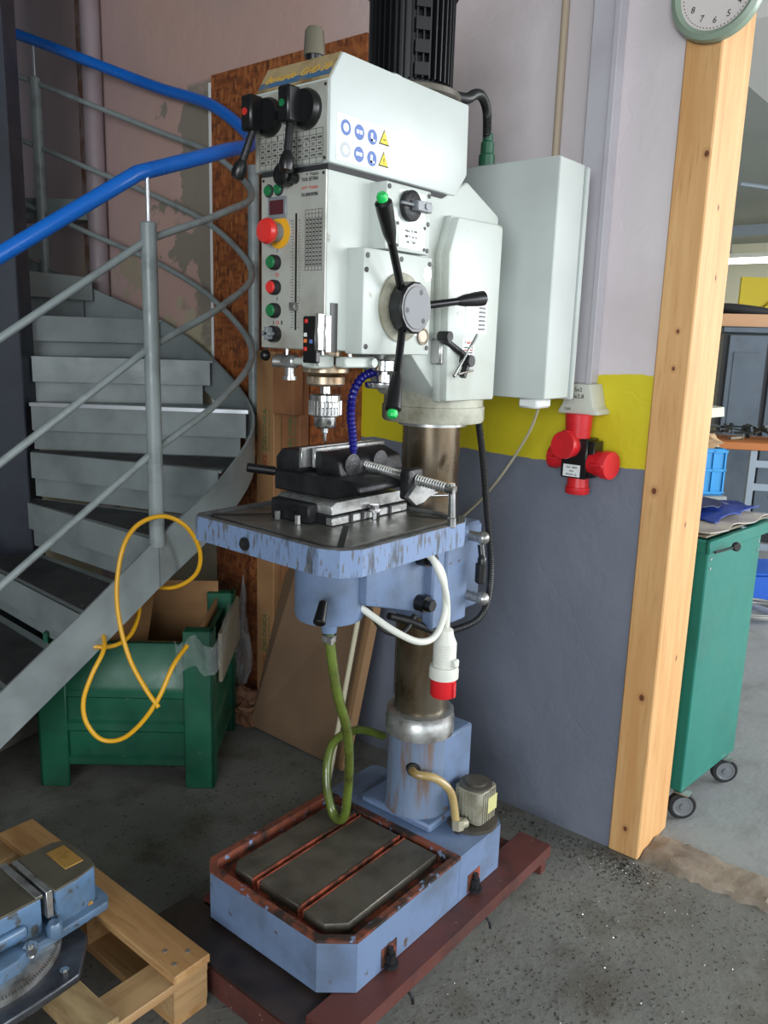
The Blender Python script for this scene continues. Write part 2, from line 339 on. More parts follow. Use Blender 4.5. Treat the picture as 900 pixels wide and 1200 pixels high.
CY, SY = math.cos(YAW), math.sin(YAW)
def LD(L_, D, z): return V((D*CY+L_*SY, D*SY-L_*CY, z))     # plan directions across / away from the viewpoint of the survey

# ------------------------------------------------------------------ setting
bm = N_(); box(bm, -4, 2.36, -5, 6, -.1, 0); struct('floor', bm, floorm)
bm = N_(); box(bm, 2.36, 15, -5, 6, -.1, -.004); struct('floor_2', bm, floor2)
bm = N_(); box(bm, 2.27, 2.47, .886, 6, 0, 3.3); struct('wall_right', bm, wallm)
bm = N_(); box(bm, -4, 2.27, 5.2, 5.35, 0, 3.3); struct('light_blocking_wall_left', bm, plain)  # unseen wall added to block light and keep the stair side dark
bm = N_(); box(bm, -4.15, -4, -.2, 5.35, 0, 3.3); struct('light_blocking_wall_back', bm, plain)  # unseen partial wall, added so light comes mainly from the right
bm = N_(); box(bm, -4.2, 15, -5.2, 6, 3.3, 3.45); struct('ceiling', bm, ceilm)
bm = N_(); box(bm, 14.6, 14.8, -5, 6, 0, 3.3); struct('wall_front', bm, cremew)
bm = N_(); box(bm, 2.44, 14.6, 5.4, 5.6, 0, 3.3); struct('wall_side', bm, cremew)
bm = N_()   # broken threshold where the wall once stood: a lumpy strip with its own relief
nx, ny = 9, 150; g = [[None]*(ny+1) for _ in range(nx+1)]
for i in range(nx+1):
    for j in range(ny+1):
        e = math.sin(math.pi*i/nx)**.5 if 0 < i < nx else 0
        h = (.004+.012*e+random.uniform(-.005, .006)*(1 if e else 0)+.006*math.sin(j*.45)*e) if e else -.004
        g[i][j] = bm.verts.new((2.275+.175*i/nx+(random.uniform(-.016, .016) if i in (0, nx) else random.uniform(-.006, .006)), .785-.02*j, max(h, -.004)))
for i in range(nx):
    for j in range(ny): bm.faces.new((g[i][j], g[i+1][j], g[i+1][j+1], g[i][j+1]))
bmesh.ops.recalc_face_normals(bm, faces=bm.faces); struct('trim_1', bm, curbm, smooth=True)

# ------------------------------------------------------------------ timber post, clock
bm = N_(); box(bm, 2.262, 2.50, .788, .884, 0, 3.295, .004)
tag(ob('timber_post', bm, pine, smooth=False), 'tall squared pine post with knots closing the end of the grey wall', 'post')
def clock():
    T = thing('wall_clock', 'round wall clock with pale green rim at the top of the pine post', 'clock', (2.26, .808, 2.42)); c = (2.26, .808, 2.425); R_ = .112
    bm = N_(); lathe(bm, [(R_, 0), (R_+.004, .012), (R_, .028), (R_-.012, .034), (R_-.022, .026), (R_-.022, .018)], c, (-1, 0, 0), 48); ob('rim', bm, clockrim, T)
    bm = N_(); cyl(bm, (2.243, .808, 2.425), (2.241, .808, 2.425), R_-.021, n=48); f = ob('dial', bm, clockface, T)
    for k in range(12):
        a = math.pi/2-(k or 12)*math.pi/6; y = .808-math.cos(a)*.066; z = 2.425+math.sin(a)*.066
        text(str(k or 12), .021, (2.2405, y, z), *FX, ink, T, 'numeral', shear=.15)
    bm = N_()
    for k in range(60):
        a = k*math.pi/30; y0, z0 = .808-math.cos(a)*.083, 2.425+math.sin(a)*.083
        box(bm, 2.2402, 2.2412, y0-.0012, y0+.0012, z0-.0012, z0+.0012)
    ob('minute_marks', bm, ink, T, kind='stuff', smooth=False)
    for a, l, w_ in ((.9, .045, .005), (2.2, .062, .0035)):
        bm = N_(); bar(bm, (2.238, .808, 2.425), (2.238, .808-math.cos(a)*l, 2.425+math.sin(a)*l), w_, .001, (1, 0, 0)); ob('hand', bm, ink, T)
clock()

# ------------------------------------------------------------------ the column drill
XC, YC = 1.733, 1.255
MR = thing('column_drill_press', 'tall geared column drill press with off-white head and light blue base and table', 'drill press', (XC, YC, .09))
def part(name, bm, m, label=None, parent=None, **k): return ob(name, bm, m, parent or MR, label, **k)
# base: hollowed tray with corner chamfers
B0, B1, BY0, BY1, BZ0, BZ1 = 1.16, 1.85, 1.03, 1.51, .092, .228
out = [(B0, BY0+.07), (B0+.06, BY0), (B1-.02, BY0), (B1, BY0+.02), (B1, BY1-.02), (B1-.02, BY1), (B0+.03, BY1), (B0, BY1-.035)]
X1 = 1.63
def inset(poly, d):
    n = len(poly); res = []
    for i in range(n):
        a, b, c = V(poly[i-1]), V(poly[i]), V(poly[(i+1) % n]); e1 = (b-a).normalized(); e2 = (c-b).normalized(); n1 = V((-e1.y, e1.x)); n2 = V((-e2.y, e2.x))
        k = d/max(.2, (1+n1.dot(n2))); res.append(tuple(b+(n1+n2)*k))
    return res
tray_out = [(B0, BY0+.07), (B0+.06, BY0), (X1, BY0), (X1, BY1), (B0+.03, BY1), (B0, BY1-.035)]
ti = inset(tray_out, .017)
bm = N_()
def ring(bm, A, B, za0, zb0, z1):     # wall between two same-count loops
    n = len(A)
    for i in range(n):
        j = (i+1) % n
        q = [bm.verts.new((*A[i], za0)), bm.verts.new((*A[j], za0)), bm.verts.new((*A[j], z1)), bm.verts.new((*A[i], z1)), bm.verts.new((*B[i], z1)), bm.verts.new((*B[j], z1)), bm.verts.new((*B[j], zb0)), bm.verts.new((*B[i], zb0))]
        for f in ((0, 1, 2, 3), (3, 2, 5, 4), (4, 5, 6, 7)): bm.faces.new([q[k] for k in f])
ring(bm, tray_out, ti, BZ0, .19, BZ1)
prism(bm, ti, 'xy', BZ0, .19)
prism(bm, [(X1-.001, BY0), (B1-.02, BY0), (B1, BY0+.02), (B1, BY1-.02), (B1-.02, BY1), (X1-.001, BY1)], 'xy', BZ0, BZ1)
bmesh.ops.remove_doubles(bm, verts=bm.verts, dist=1e-5)
base = part('base', bm, blue, 'light blue box base with chipped top edge', smooth=False)
bm = N_(); prism(bm, inset(tray_out, .018), 'xy', .190, .200); part('coolant_trough', bm, rust, 'red-brown oily trough round the base plate', base, smooth=False)
bm = N_()   # worn rim lip
i1 = inset(tray_out, -.001)
ring(bm, i1, inset(tray_out, .0176), BZ1-.007, .199, BZ1+.0015); part('chipped_rim', bm, mat('chipped_rim_paint', (118, 62, 44), .6, c2=(44, 36, 32), sc=18, lo=.44, hi=.6, c3=(112, 130, 160), sc3=34, lo3=.6, hi3=.64), None, base, smooth=False)
P0, P1 = 1.215, 1.60
plates = [(1.372, 1.456), (1.212, 1.352), (1.085, 1.192)]
for k, (a, b) in enumerate(plates):
    bm = N_(); q = [(P0, a), (P1, a), (P1, b), (P0, b)]
    if k == 0: q = [(P0-.005, a), (P1, a), (P1, b), (P0+.02, b), (P0-.005, b-.02)]
    if k == 2: q = [(P0+.035, a), (P1, a), (P1, b), (P0-.005, b), (P0-.005, a+.04)]
    prism(bm, q, 'xy', .2, .226, .002); part('base_plate', bm, iron, None, base)
for y in (1.362, 1.202):
    bm = N_(); box(bm, P0-.005, P1, y-.010, y+.010, .199, .206); part('t_slot', bm, rust, None, base, smooth=False)
    bm = N_(); box(bm, P0-.005, P1, y+.0075, y+.0105, .200, .2272); box(bm, P0-.005, P1, y-.0105, y-.0075, .200, .2272); part('slot_lip', bm, rust, None, base, smooth=False)
for x in (1.335, 1.70):     # bolt pockets in the side of the base
    bm = N_(); plateY(bm, BY0-.0005, x-.028, x+.028, .098, .150, .002)
    p = part('bolt_pocket', bm, rust, 'orange-red pocket for a holding bolt', base, smooth=False)
    bm = N_(); cyl(bm, (x-.004, 1.020, .098), (x-.004, 1.020, .132), .013, n=6); cyl(bm, (x-.004, 1.020, .098), (x-.004, 1.020, .108), .019, n=18); cyl(bm, (x-.004, 1.020, .13), (x-.004, 1.020, .148), .007, n=10); part('bolt', bm, darkiron, None, base)
bm = N_(); box(bm, 1.655, 1.845, 1.15, 1.40, .228, .252, .006); part('column_foot_plate', bm, blue, None)
bm = N_(); lathe(bm, [(.094, 0), (.094, .006), (.089, .02), (.089, .226), (.091, .232)], (XC, YC, .252), (0, 0, 1), 40); part('column_foot', bm, bluedrip, 'blue column foot with rust runs')
bm = N_(); box(bm, XC, 1.868, 1.165, 1.345, .252, .478, .004); box(bm, XC+.01, 1.862, 1.17, 1.34, .478, .480); part('column_foot_back', bm, blue)
bm = N_(); lathe(bm, [(.086, 0), (.097, .004), (.097, .045), (.094, .05), (.094, .068), (.086, .072), (.076, .072)], (XC, YC, .478), (0, 0, 1), 44); part('column_collar', bm, bright, 'steel collar with engraved scale')
bm = N_(); cyl(bm, (XC, YC, .54), (XC, YC, 1.355), .0745, n=48); part('column', bm, colm, 'oily bronze-stained steel column')
bm = N_(); box(bm, XC-.012, XC+.012, YC+.073, YC+.083, .56, 1.345)
for k in range(110): box(bm, XC-.012, XC+.012, YC+.082, YC+.089, .563+k*.007, .567+k*.007)
part('rack', bm, darkiron, 'toothed rack on the column', smooth=False)
# coolant pump
bm = N_(); lathe(bm, [(.072, 0), (.072, .012)], (1.79, 1.10, .228), (0, 0, 1), 32); part('pump_flange', bm, iron)
bm = N_(); oc = [(1.755, 1.065), (1.765, 1.055), (1.835, 1.055), (1.845, 1.065), (1.845, 1.135), (1.835, 1.145), (1.765, 1.145), (1.755, 1.135)]
prism(bm, oc, 'xy', .242, .338, .002)
for k in range(6):
    box(bm, 1.752, 1.756, 1.07+k*.012, 1.075+k*.012, .246, .334); box(bm, 1.77+k*.011, 1.775+k*.011, 1.052, 1.056, .246, .334)
part('pump_motor', bm, mat('grey_green_cast_motor', (150, 148, 132), .55, c2=(116, 110, 92), sc=22, lo=.4, hi=.7, bp=.3), 'grey square coolant pump motor')
bm = N_(); lathe(bm, [(.046, 0), (.046, .006), (.03, .007), (.03, .012), (.026, .012)], (1.80, 1.10, .338), (0, 0, 1), 24); part('pump_cap', bm, iron)
bm = N_(); plateY(bm, 1.0525, 1.792, 1.838, .268, .315, .001); part('rating_label', bm, mat('yellowed_label', (190, 186, 128), .6), smooth=False)
bm = N_(); tube(bm, [(1.625+.03, 1.225, .40), (1.64, 1.19, .40), (1.672, 1.15, .39), (1.705, 1.12, .345), (1.712, 1.105, .27), (1.714, 1.10, .245)], .0115, 12); part('pump_hose', bm, tanhose, 'yellowed hose from the column foot to the pump')
bm = N_(); cyl(bm, (1.672, 1.235, .402), (1.650, 1.208, .402), .019, n=18); part('hose_grommet', bm, blackr)
bm = N_(); cyl(bm, (1.714, 1.098, .24), (1.716, 1.1, .268), .018, n=6); cyl(bm, (1.74, 1.088, .252), (1.72, 1.095, .252), .014, n=10); part('hose_fitting', bm, mat('dull_zinc', (160, 154, 134), .5, .3))

# table
ZT = 1.143
tab = [(1.135, 1.088), (1.152, 1.045), (1.192, 1.020), (1.553, 1.020), (1.61, 1.055), (1.61, 1.455), (1.553, 1.515), (1.175, 1.515), (1.150, 1.495)]
tinn = inset(tab, .016)
bm = N_(); ring(bm, tab, tinn, ZT-.056, ZT-.02, ZT); prism(bm, tinn, 'xy', ZT-.056, ZT-.016); bmesh.ops.remove_doubles(bm, verts=bm.verts, dist=1e-5)
tb = part('table', bm, bluescuff, 'light blue table with scuffed dark edge', smooth=False)
tin2 = inset(tab, .017)
bm = N_(); prism(bm, tin2, 'xy', ZT-.016, ZT-.013); part('table_gutter', bm, darkiron, None, tb, smooth=False)
pc = inset(tab, .040)
bm = N_(); prism(bm, pc, 'xy', ZT-.013, ZT-.001, .001); part('table_plate', bm, tabletop, 'oily steel table surface', tb, smooth=False)
bm = N_(); ring(bm, inset(tab, .001), inset(tab, .0166), ZT-.002, ZT-.0125, ZT+.001); part('table_rim', bm, mat('worn_rim_steel', (120, 122, 124), .4, .5, c2=(70, 70, 70), sc=20), None, tb, smooth=False)
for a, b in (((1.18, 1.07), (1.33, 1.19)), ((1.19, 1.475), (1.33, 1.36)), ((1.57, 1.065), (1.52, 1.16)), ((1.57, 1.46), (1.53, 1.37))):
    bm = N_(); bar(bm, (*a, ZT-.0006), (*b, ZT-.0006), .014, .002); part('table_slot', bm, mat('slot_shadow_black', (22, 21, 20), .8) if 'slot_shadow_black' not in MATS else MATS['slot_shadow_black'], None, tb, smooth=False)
bm = N_(); cyl(bm, (1.148, 1.315, ZT-.033), (1.134, 1.315, ZT-.033), .011, n=6); cyl(bm, (1.15, 1.315, ZT-.033), (1.139, 1.315, ZT-.033), .015, n=16); part('drain_plug', bm, darkiron, None, tb)
# swivel barrel and arm under the table
bm = N_(); lathe(bm, [(.078, 0), (.082, .01), (.082, .16), (.088, .176)], (1.345, 1.25, .912), (0, 0, 1), 36); part('swivel_barrel', bm, blue, 'light blue swivel barrel under the table')
bm = N_(); lathe(bm, [(.018, 0), (.020, .02), (.024, .022), (.07, .045)], (1.345, 1.25, .872), (0, 0, 1), 28); part('drain_funnel', bm, blue)
bm = N_(); prism(bm, [(1.36, .955), (1.62, .872), (1.66, .842), (1.66, 1.088), (1.36, 1.088)], 'xz', 1.15, 1.36, .008, 2); part('table_arm', bm, blue)
bm = N_(); lathe(bm, [(.10, 0), (.112, .006), (.112, .24), (.10, .246)], (XC, YC, .842), (0, 0, 1), 36); box(bm, 1.585, XC, 1.125, 1.16, .842, 1.087, .006); box(bm, XC, XC+.11, 1.15, 1.36, .845, 1.085, .01)
box(bm, 1.63, 1.73, 1.118, 1.15, .842, 1.087, .006); part('column_clamp', bm, blue, 'light blue clamp bracket round the column')
for z in (1.035, .918):
    bm = N_(); cyl(bm, (1.56, 1.15, z), (1.56, 1.105, z), .016, n=6); cyl(bm, (1.56, 1.15, z), (1.56, 1.122, z), .021, n=20); part('clamp_bolt', bm, black)
# ball levers on the right of the clamp
for z, y1 in ((1.065, 1.09), (.905, 1.08)):
    L_ = 'grey ball-ended clamping lever'
    bm = N_(); cyl(bm, (1.735, 1.14, z), (1.735, y1, z), .013, n=14); sph(bm, (1.735, y1-.008, z), .0175); part('clamp_lever', bm, bright, L_)
bm = N_(); tube(bm, [(1.74, 1.09, 1.045), (1.735, 1.08, 1.0), (1.735, 1.085, .96)], [.009, .012, .013], 12); cyl(bm, (1.735, 1.083, 1.0), (1.735, 1.083, .945), .0145, n=14, b=.004); part('lever_grip', bm, black)
bm = N_(); cyl(bm, (1.27, 1.2, .975), (1.235, 1.165, .99), .007); cyl(bm, (1.24, 1.17, .99), (1.205, 1.15, .952), .010, .014, b=.003); part('swivel_lever', bm, black, 'black handle on the swivel barrel')
# corrugated conduit on the right of the column
bm = N_(); tube(bm, [(1.80, 1.16, 1.372), (1.80, 1.135, 1.25), (1.805, 1.115, 1.1), (1.81, 1.10, .98), (1.815, 1.105, .88), (1.78, 1.11, .83), (1.70, 1.13, .815), (1.62, 1.14, .83), (1.53, 1.155, .875), (1.47, 1.17, .90)], .0095, 10, 8, ribs=.006); part('cable_conduit', bm, hosecol, 'black corrugated conduit beside the column')
bm = N_(); tube(bm, [(1.42, 1.20, .93), (1.45, 1.17, .87), (1.50, 1.15, .855), (1.56, 1.16, .88)], .007, 8); part('black_cable', bm, blackr)
bm = N_(); tube(bm, [(1.345, 1.25, .868), (1.352, 1.245, .80), (1.375, 1.245, .70), (1.43, 1.262, .585), (1.48, 1.295, .46), (1.515, 1.33, .33), (1.528, 1.35, .26), (1.53, 1.375, .236), (1.535, 1.405, .252), (1.54, 1.43, .32), (1.565, 1.45, .385), (1.61, 1.46, .42), (1.70, 1.45, .42), (1.78, 1.42, .38)], .0125, 12); part('drain_hose', bm, greenhose, 'murky green drain hose hanging from the table into the base')
bm = N_(); lathe(bm, [(.014, 0), (.018, .001), (.018, .015), (.014, .016)], (1.345, 1.25, .85), (0, 0, 1), 20); box(bm, 1.325, 1.335, 1.225, 1.24, .85, .866); part('hose_clip', bm, bright)

# ---- head
HX, Y0, Y1 = 1.22, 1.157, 1.345
bm = N_(); prism(bm, [(HX, 1.528), (HX, 1.874), (1.60, 1.874), (1.70, 1.925), (1.845, 1.865), (1.852, 1.80), (1.852, 1.43), (1.62, 1.418), (1.50, 1.524)], 'xz', Y0, Y1, .006, 2); hd = part('head_casting', bm, cast, 'off-white cast drill head')
bm = N_(); prism(bm, [(HX-.002, 1.884), (HX-.002, 2.034), (1.252, 2.089), (1.684, 2.089), (1.688, 1.936), (1.645, 1.884)], 'xz', 1.152, 1.366, .005, 2); cw = part('gear_cover', bm, sheet, 'smooth white top cover of the head')
bm = N_(); prism(bm, [(HX+.003, 1.872), (HX+.003, 1.886), (1.64, 1.886), (1.625, 1.872)], 'xz', Y0+.003, 1.35); part('cover_seam', bm, ink, smooth=False)
bm = N_(); lathe(bm, [(.129, 0), (.133, .006), (.133, .040), (.129, .042), (.129, .085), (.118, .115), (.10, .17)], (XC, YC, 1.352), (0, 0, 1), 48); part('column_neck', bm, dirty, 'grubby cast neck ring above the column')
bm = N_(); cyl(bm, (XC, YC, 1.341), (XC, YC, 1.352), .090, n=36); part('neck_washer', bm, bright)
# cover plate on the rear of the side face
bm = N_(); prism(bm, [(1.596, 1.414), (1.582, 1.75), (1.615, 1.833), (1.80, 1.838), (1.808, 1.83), (1.806, 1.412)], 'xz', 1.118, Y0+.002, .006, 2); part('rear_cover', bm, cast)
bm = N_(); prism(bm, [(1.592, 1.412), (1.578, 1.752), (1.612, 1.838), (1.64, 1.838), (1.64, 1.41)], 'xz', 1.138, Y0+.002, .006, 2); part('rear_cover_flange', bm, cast)
YG = 1.112
bm = N_(); box(bm, 1.28, 1.511, YG, Y0+.004, 1.522, 1.733, .005, seg=2); gb = part('feed_box', bm, cast, 'raised feed gearbox on the side of the head')
for x, z in ((1.291, 1.718), (1.500, 1.718), (1.291, 1.538), (1.500, 1.538), (1.40, 1.72), (1.288, 1.69)):
    bm = N_(); cyl(bm, (x, YG, z), (x, YG-.0015, z), .0055, n=12); part('screw', bm, darkiron, None, gb)
bm = N_(); box(bm, 1.345, 1.497, YG, Y0+.004, 1.736, 1.868, .004, seg=2); sb = part('speed_box', bm, cast)
for x, z in ((1.353, 1.858), (1.488, 1.858), (1.488, 1.80), (1.488, 1.745)):
    bm = N_(); cyl(bm, (x, YG, z), (x, YG-.0015, z), .005, n=12); part('screw', bm, darkiron, None, sb)
bm = N_(); plateY(bm, YG, 1.385, 1.475, 1.800, 1.858, .0008); part('dial_plate', bm, silver, None, sb, smooth=False)
bm = N_(); lathe(bm, [(.031, 0), (.031, .012), (.028, .014)], (1.418, YG, 1.828), (0, -1, 0), 28); kn = part('feed_knob_disc', bm, darkiron, None, sb)
bm = N_(); box(bm, 1.412, 1.462, YG-.030, YG-.012, 1.817, 1.838, .002); cyl(bm, (1.442, YG-.03, 1.828), (1.442, YG-.033, 1.828), .006); cyl(bm, (1.41, YG-.02, 1.828), (1.365, YG-.024, 1.827), .003); part('feed_knob', bm, greyp, None, kn)
bm = N_(); plateY(bm, YG, 1.377, 1.478, 1.742, 1.794, .002); np_ = part('name_plate', bm, cast, None, sb, smooth=False)
bm = N_(); plateY(bm, YG-.002, 1.385, 1.470, 1.747, 1.789, .0008); part('plate_foil', bm, silver, None, np_, smooth=False)
for x, z in ((1.381, 1.790), (1.474, 1.790), (1.381, 1.746), (1.474, 1.746)):
    bm = N_(); cyl(bm, (x, YG-.002, z), (x, YG-.0035, z), .0035, n=10); part('screw', bm, darkiron, None, np_)
for k in range(3): text(('MAX 25 MM', '400 V  50 HZ', 'NO 1204')[k], .008, (1.427, YG-.003, 1.778-k*.011), *FY, ink, np_)
bm = N_(); lathe(bm, [(.072, 0), (.072, .006), (.064, .010)], (1.400, YG, 1.621), (0, -1, 0), 40); part('hub_boss', bm, dirty)
bm = N_(); lathe(bm, [(.040, 0), (.054, .006), (.054, .034), (.050, .038), (.044, .038)], (1.396, YG-.010, 1.62), (0, -1, 0), 14); hub = part('feed_hub', bm, black, 'black star handle hub')
bm = N_(); cyl(bm, (1.396, YG-.046, 1.62), (1.396, YG-.050, 1.62), .044, n=40, b=.001); part('hub_disc', bm, mat('grey_hub_disc', (112, 114, 118), .5), None, hub)
for a in (70, 190, 310):
    q = (1.396+.034*math.cos(math.radians(a)), YG-.0495, 1.62+.034*math.sin(math.radians(a))); bm = N_(); cyl(bm, q, (q[0], q[1]-.001, q[2]), .0055, n=14); part('screw', bm, darkiron, None, hub)
armm = mat('dark_polished_rod', (52, 52, 54), .2, .9)
for ex, ez, cap in ((1.242, 1.809, 1), (1.609, 1.652, 0), (1.292, 1.412, 1)):
    d = V((ex-1.396, 0, ez-1.62)); d.normalize(); s = V((1.396, YG-.028, 1.62))+d*.045; e = V((ex, 1.036, ez)); mid = s.lerp(e, .56)
    bm = N_(); cyl(bm, s, mid, .0085, n=14); ar = part('feed_arm', bm, armm, None, hub)
    bm = N_(); dd = (e-mid).normalized(); lathe(bm, [(.009, 0), (.0135, .02), (.0165, (e-mid).length*.7), (.017, (e-mid).length*.95), (.012, (e-mid).length)], mid, dd, 18); part('arm_grip', bm, black, None, hub)
    if cap: bm = N_(); lathe(bm, [(.010, -.004), (.0115, .008), (.008, .014), (0, .015)], e, dd, 14); part('arm_button', bm, green2, 'bright green button in the grip end', hub)
bm = N_(); lathe(bm, [(.019, 0), (.019, .005), (.015, .006), (.013, .004)], (1.482, YG, 1.563), (0, -1, 0), 24); part('oil_sight', bm, mat('aged_brass_cap', (150, 136, 120), .4, .4), None, gb)
bm = N_(); lathe(bm, [(.016, 0), (.016, .0008)], (1.492, YG, 1.697), (0, -1, 0), 24); part('round_sticker', bm, silver, None, gb)
bm = N_(); plateY(bm, YG, 1.452, 1.472, 1.563, 1.571, .0008); part('small_label', bm, label, None, gb)
# data plate and warning label on the rear cover
bm = N_(); plateY(bm, 1.118, 1.658, 1.752, 1.575, 1.678, .0008); part('data_plate', bm, silver, smooth=False)
bm = N_()
for k in range(8): plateY(bm, 1.1172, 1.665, 1.745 if k < 2 else 1.71, 1.665-k*.011, 1.6645-k*.011, .0003)
for k in range(6): plateY(bm, 1.1172, 1.715, 1.745, 1.638-k*.010, 1.633-k*.010, .0003)
part('data_lines', bm, mat('grey_engraving', (110, 112, 116), .6), smooth=False, kind='stuff')
bm = N_(); plateY(bm, 1.118, 1.652, 1.70, 1.515, 1.563, .0008); part('warning_label', bm, label, smooth=False)
text('!', .014, (1.662, 1.1168, 1.552), *FY, ink, MR); text('SAFETY', .008, (1.682, 1.1168, 1.552), *FY, redink, MR)
for k in range(4): text('read before working', .005, (1.676, 1.1168, 1.541-k*.006), *FY, redink if k % 2 else ink, MR, wide=.038)
# clip cluster in front of the cover
bm = N_(); box(bm, 1.578, 1.604, 1.128, 1.16, 1.50, 1.56, .004); part('clip_bracket', bm, bright)
bm = N_(); cyl(bm, (1.575, 1.125, 1.562), (1.655, 1.105, 1.518), .008, n=10); cyl(bm, (1.575, 1.13, 1.565), (1.575, 1.10, 1.565), .012, n=12); cyl(bm, (1.655, 1.12, 1.51), (1.655, 1.09, 1.51), .014, n=12); bar(bm, (1.655, 1.10, 1.515), (1.632, 1.10, 1.472), .015, .01); part('clip_arm', bm, darkiron, 'dark clip lever')
bm = N_(); cyl(bm, (1.582, 1.09, 1.475), (1.672, 1.09, 1.572), .0035, n=8); cyl(bm, (1.60, 1.09, 1.48), (1.66, 1.09, 1.488), .003, n=8); part('clip_pin', bm, chrome)
# safety label with round blue signs and yellow triangles
bm = N_(); plateY(bm, 1.152, 1.236, 1.398, 1.893, 1.978, .0006); part('safety_label', bm, mat('clear_white_sticker', (212, 216, 214), .35), smooth=False)
for r_ in range(2):
    for c in range(3):
        x, z = 1.262+c*.040, 1.955-r_*.041-c*.001
        bm = N_(); cyl(bm, (x, 1.1515, z), (x, 1.1508, z), .0145, n=26); sg = part('round_sign', bm, blueink if not (r_ == 1 and c == 0) else mat('grey_sign', (170, 176, 180), .5))
        bm = N_(); zz = 1.1508
        if c == 0: lathe(bm, [(.008, 0), (.008, .0004)], (x, zz, z), (0, -1, 0), 18)
        elif c == 1: plateY(bm, zz, x-.009, x-.001, z-.003, z+.004, .0004); plateY(bm, zz, x+.001, x+.009, z-.003, z+.004, .0004)
        else: plateY(bm, zz, x-.005, x+.001, z-.008, z+.007, .0004); plateY(bm, zz, x-.005, x+.008, z-.008, z-.004, .0004)
        part('sign_symbol', bm, label, smooth=False)
    x, z = 1.379, 1.957-r_*.042
    for s, m_, yy in ((.0165, ink, 1.1514), (.0135, yelink, 1.1508)):
        bm = N_(); prism(bm, [(x-s, z-s*.75), (x+s, z-s*.75), (x, z+s*1.05)], 'xz', yy-.0005, yy+.0004); part('warning_triangle', bm, m_, smooth=False)
    text('!' if r_ else '~', .016, (x, 1.1500, z-.002), *FY, ink, MR)
# top: brow with stripe and lettering, beacon, motor
bd = V((.034, 0, .055)).normalized(); bn = V((-.055, 0, .034)).normalized()
def brow(a0, a1, ya, yb, m_, off, name, lab=None):
    bm = N_(); p = V((HX-.002, 0, 2.034)); q = [p+bd*a0+bn*off, p+bd*a1+bn*off, p+bd*a1+bn*(off-.004), p+bd*a0+bn*(off-.004)]
    prism(bm, [(v.x, v.z) for v in q], 'xz', ya, yb); return part(name, bm, m_, lab, smooth=False)
brow(.002, .064, 1.157, 1.361, browm, .0008, 'brow_panel', 'tanned grubby sloping brow of the cover'); brow(.010, .026, 1.160, 1.358, lblue, .0014, 'blue_stripe')
c = V((HX-.002, 1.258, 2.034))+bd*.030+bn*.0016; text('Bernardo  GHD 30', .027, c, (0, -1, 0), bd, goldink, MR, wide=.178, shear=.3)
bm = N_(); lathe(bm, [(.016, 0), (.017, .018)], (1.285, 1.262, 2.089), (0, 0, 1), 24); part('beacon_base', bm, black)
bm = N_(); lathe(bm, [(.022, 0), (.0195, .045), (.015, .052), (0, .054)], (1.285, 1.262, 2.107), (0, 0, 1), 24); part('beacon_cap', bm, beaconm, 'smoky translucent signal lamp cap')
MX, MY = 1.60, 1.262
bm = N_(); cyl(bm, (MX, MY, 2.089), (MX, MY, 2.106), .118, n=40, b=.003); part('motor_flange', bm, iron)
bm = N_(); box(bm, 1.44, 1.47, 1.18, 1.22, 2.089, 2.104, .003); box(bm, 1.38, 1.44, 1.21, 1.33, 2.089, 2.108, .004); part('motor_bracket', bm, bright)
bm = N_(); cyl(bm, (MX, MY, 2.106), (MX, MY, 2.32), .082, n=36); mo = part('motor', bm, motorm, 'black finned electric motor')
for k in range(40):
    a = 2*math.pi*k/40; bm = N_(); d = V((math.cos(a), math.sin(a), 0)); c = V((MX, MY, 0))
    if k == 0:
        bm.free(); bm = N_(); box(bm, .078, .098, -.0017, .0017, 2.118-.09, 2.312-.09); me = None
        fin = bpy.data.meshes.new('cooling_fin'); bm.to_mesh(fin); fin.materials.append(motorm)
    bm.free(); f = bpy.data.objects.new('cooling_fin', fin); COL.objects.link(f); f.parent = mo; f.location = (MX-XC, MY-YC, 0); f.rotation_euler.z = a
for z in (2.135, 2.18, 2.225, 2.27):
    a = math.radians(232); bm = N_(); d = V((math.cos(a), math.sin(a), 0)); s = V((-d.y, d.x, 0)); p = V((MX, MY, z))+d*.092
    bar(bm, p-s*.016, p+s*.016, .020, .026); part('motor_lug', bm, motorm, None, mo)
bm = N_(); cyl(bm, (MX, MY, 2.31), (MX, MY, 2.318), .104, n=40); cyl(bm, (MX, MY, 2.318), (MX, MY, 2.40), .102, n=40, b=.01); part('fan_cover', bm, motorm, None, mo)
# electrical cabinet behind the head
KX0, KX1, KY0, KY1, KZ0, KZ1 = 1.965, 2.103, 1.060, 1.415, 1.410, 2.022
bm = N_(); box(bm, KX0, KX1, KY0, KY1, KZ0, KZ1, .003); kb = part('electrical_cabinet', bm, sheet, 'large white sheet-steel electrical cabinet')
bm = N_(); box(bm, KX1+.004, KX1+.022, KY0-.006, KY1+.006, KZ0-.004, KZ1-.004, .003); part('cabinet_door', bm, sheet, None, kb)
bm = N_(); box(bm, KX0+.02, KX0+.10, 1.09, 1.15, KZ0-.028, KZ0, .006); part('cable_entry', bm, label, 'taped white cable entry', kb)
bm = N_(); box(bm, 1.84, KX0, 1.24, 1.32, 1.60, 1.72); part('cabinet_bracket', bm, cast, smooth=False)
bm = N_(); lathe(bm, [(.022, 0), (.022, .03), (.018, .034), (.018, .062), (.014, .066), (.014, .085)], (1.995, 1.30, KZ1), (0, 0, 1), 18); part('cable_gland', bm, mat('dark_green_gland', (36, 92, 66), .4), 'dark green cable gland', kb)
bm = N_(); tube(bm, [(1.655, 1.175, 2.103), (1.72, 1.185, 2.116), (1.80, 1.215, 2.148), (1.89, 1.255, 2.168), (1.96, 1.285, 2.155), (1.99, 1.30, 2.10)], .0125, 12, 8, ribs=.0065); part('motor_conduit', bm, hosecol)
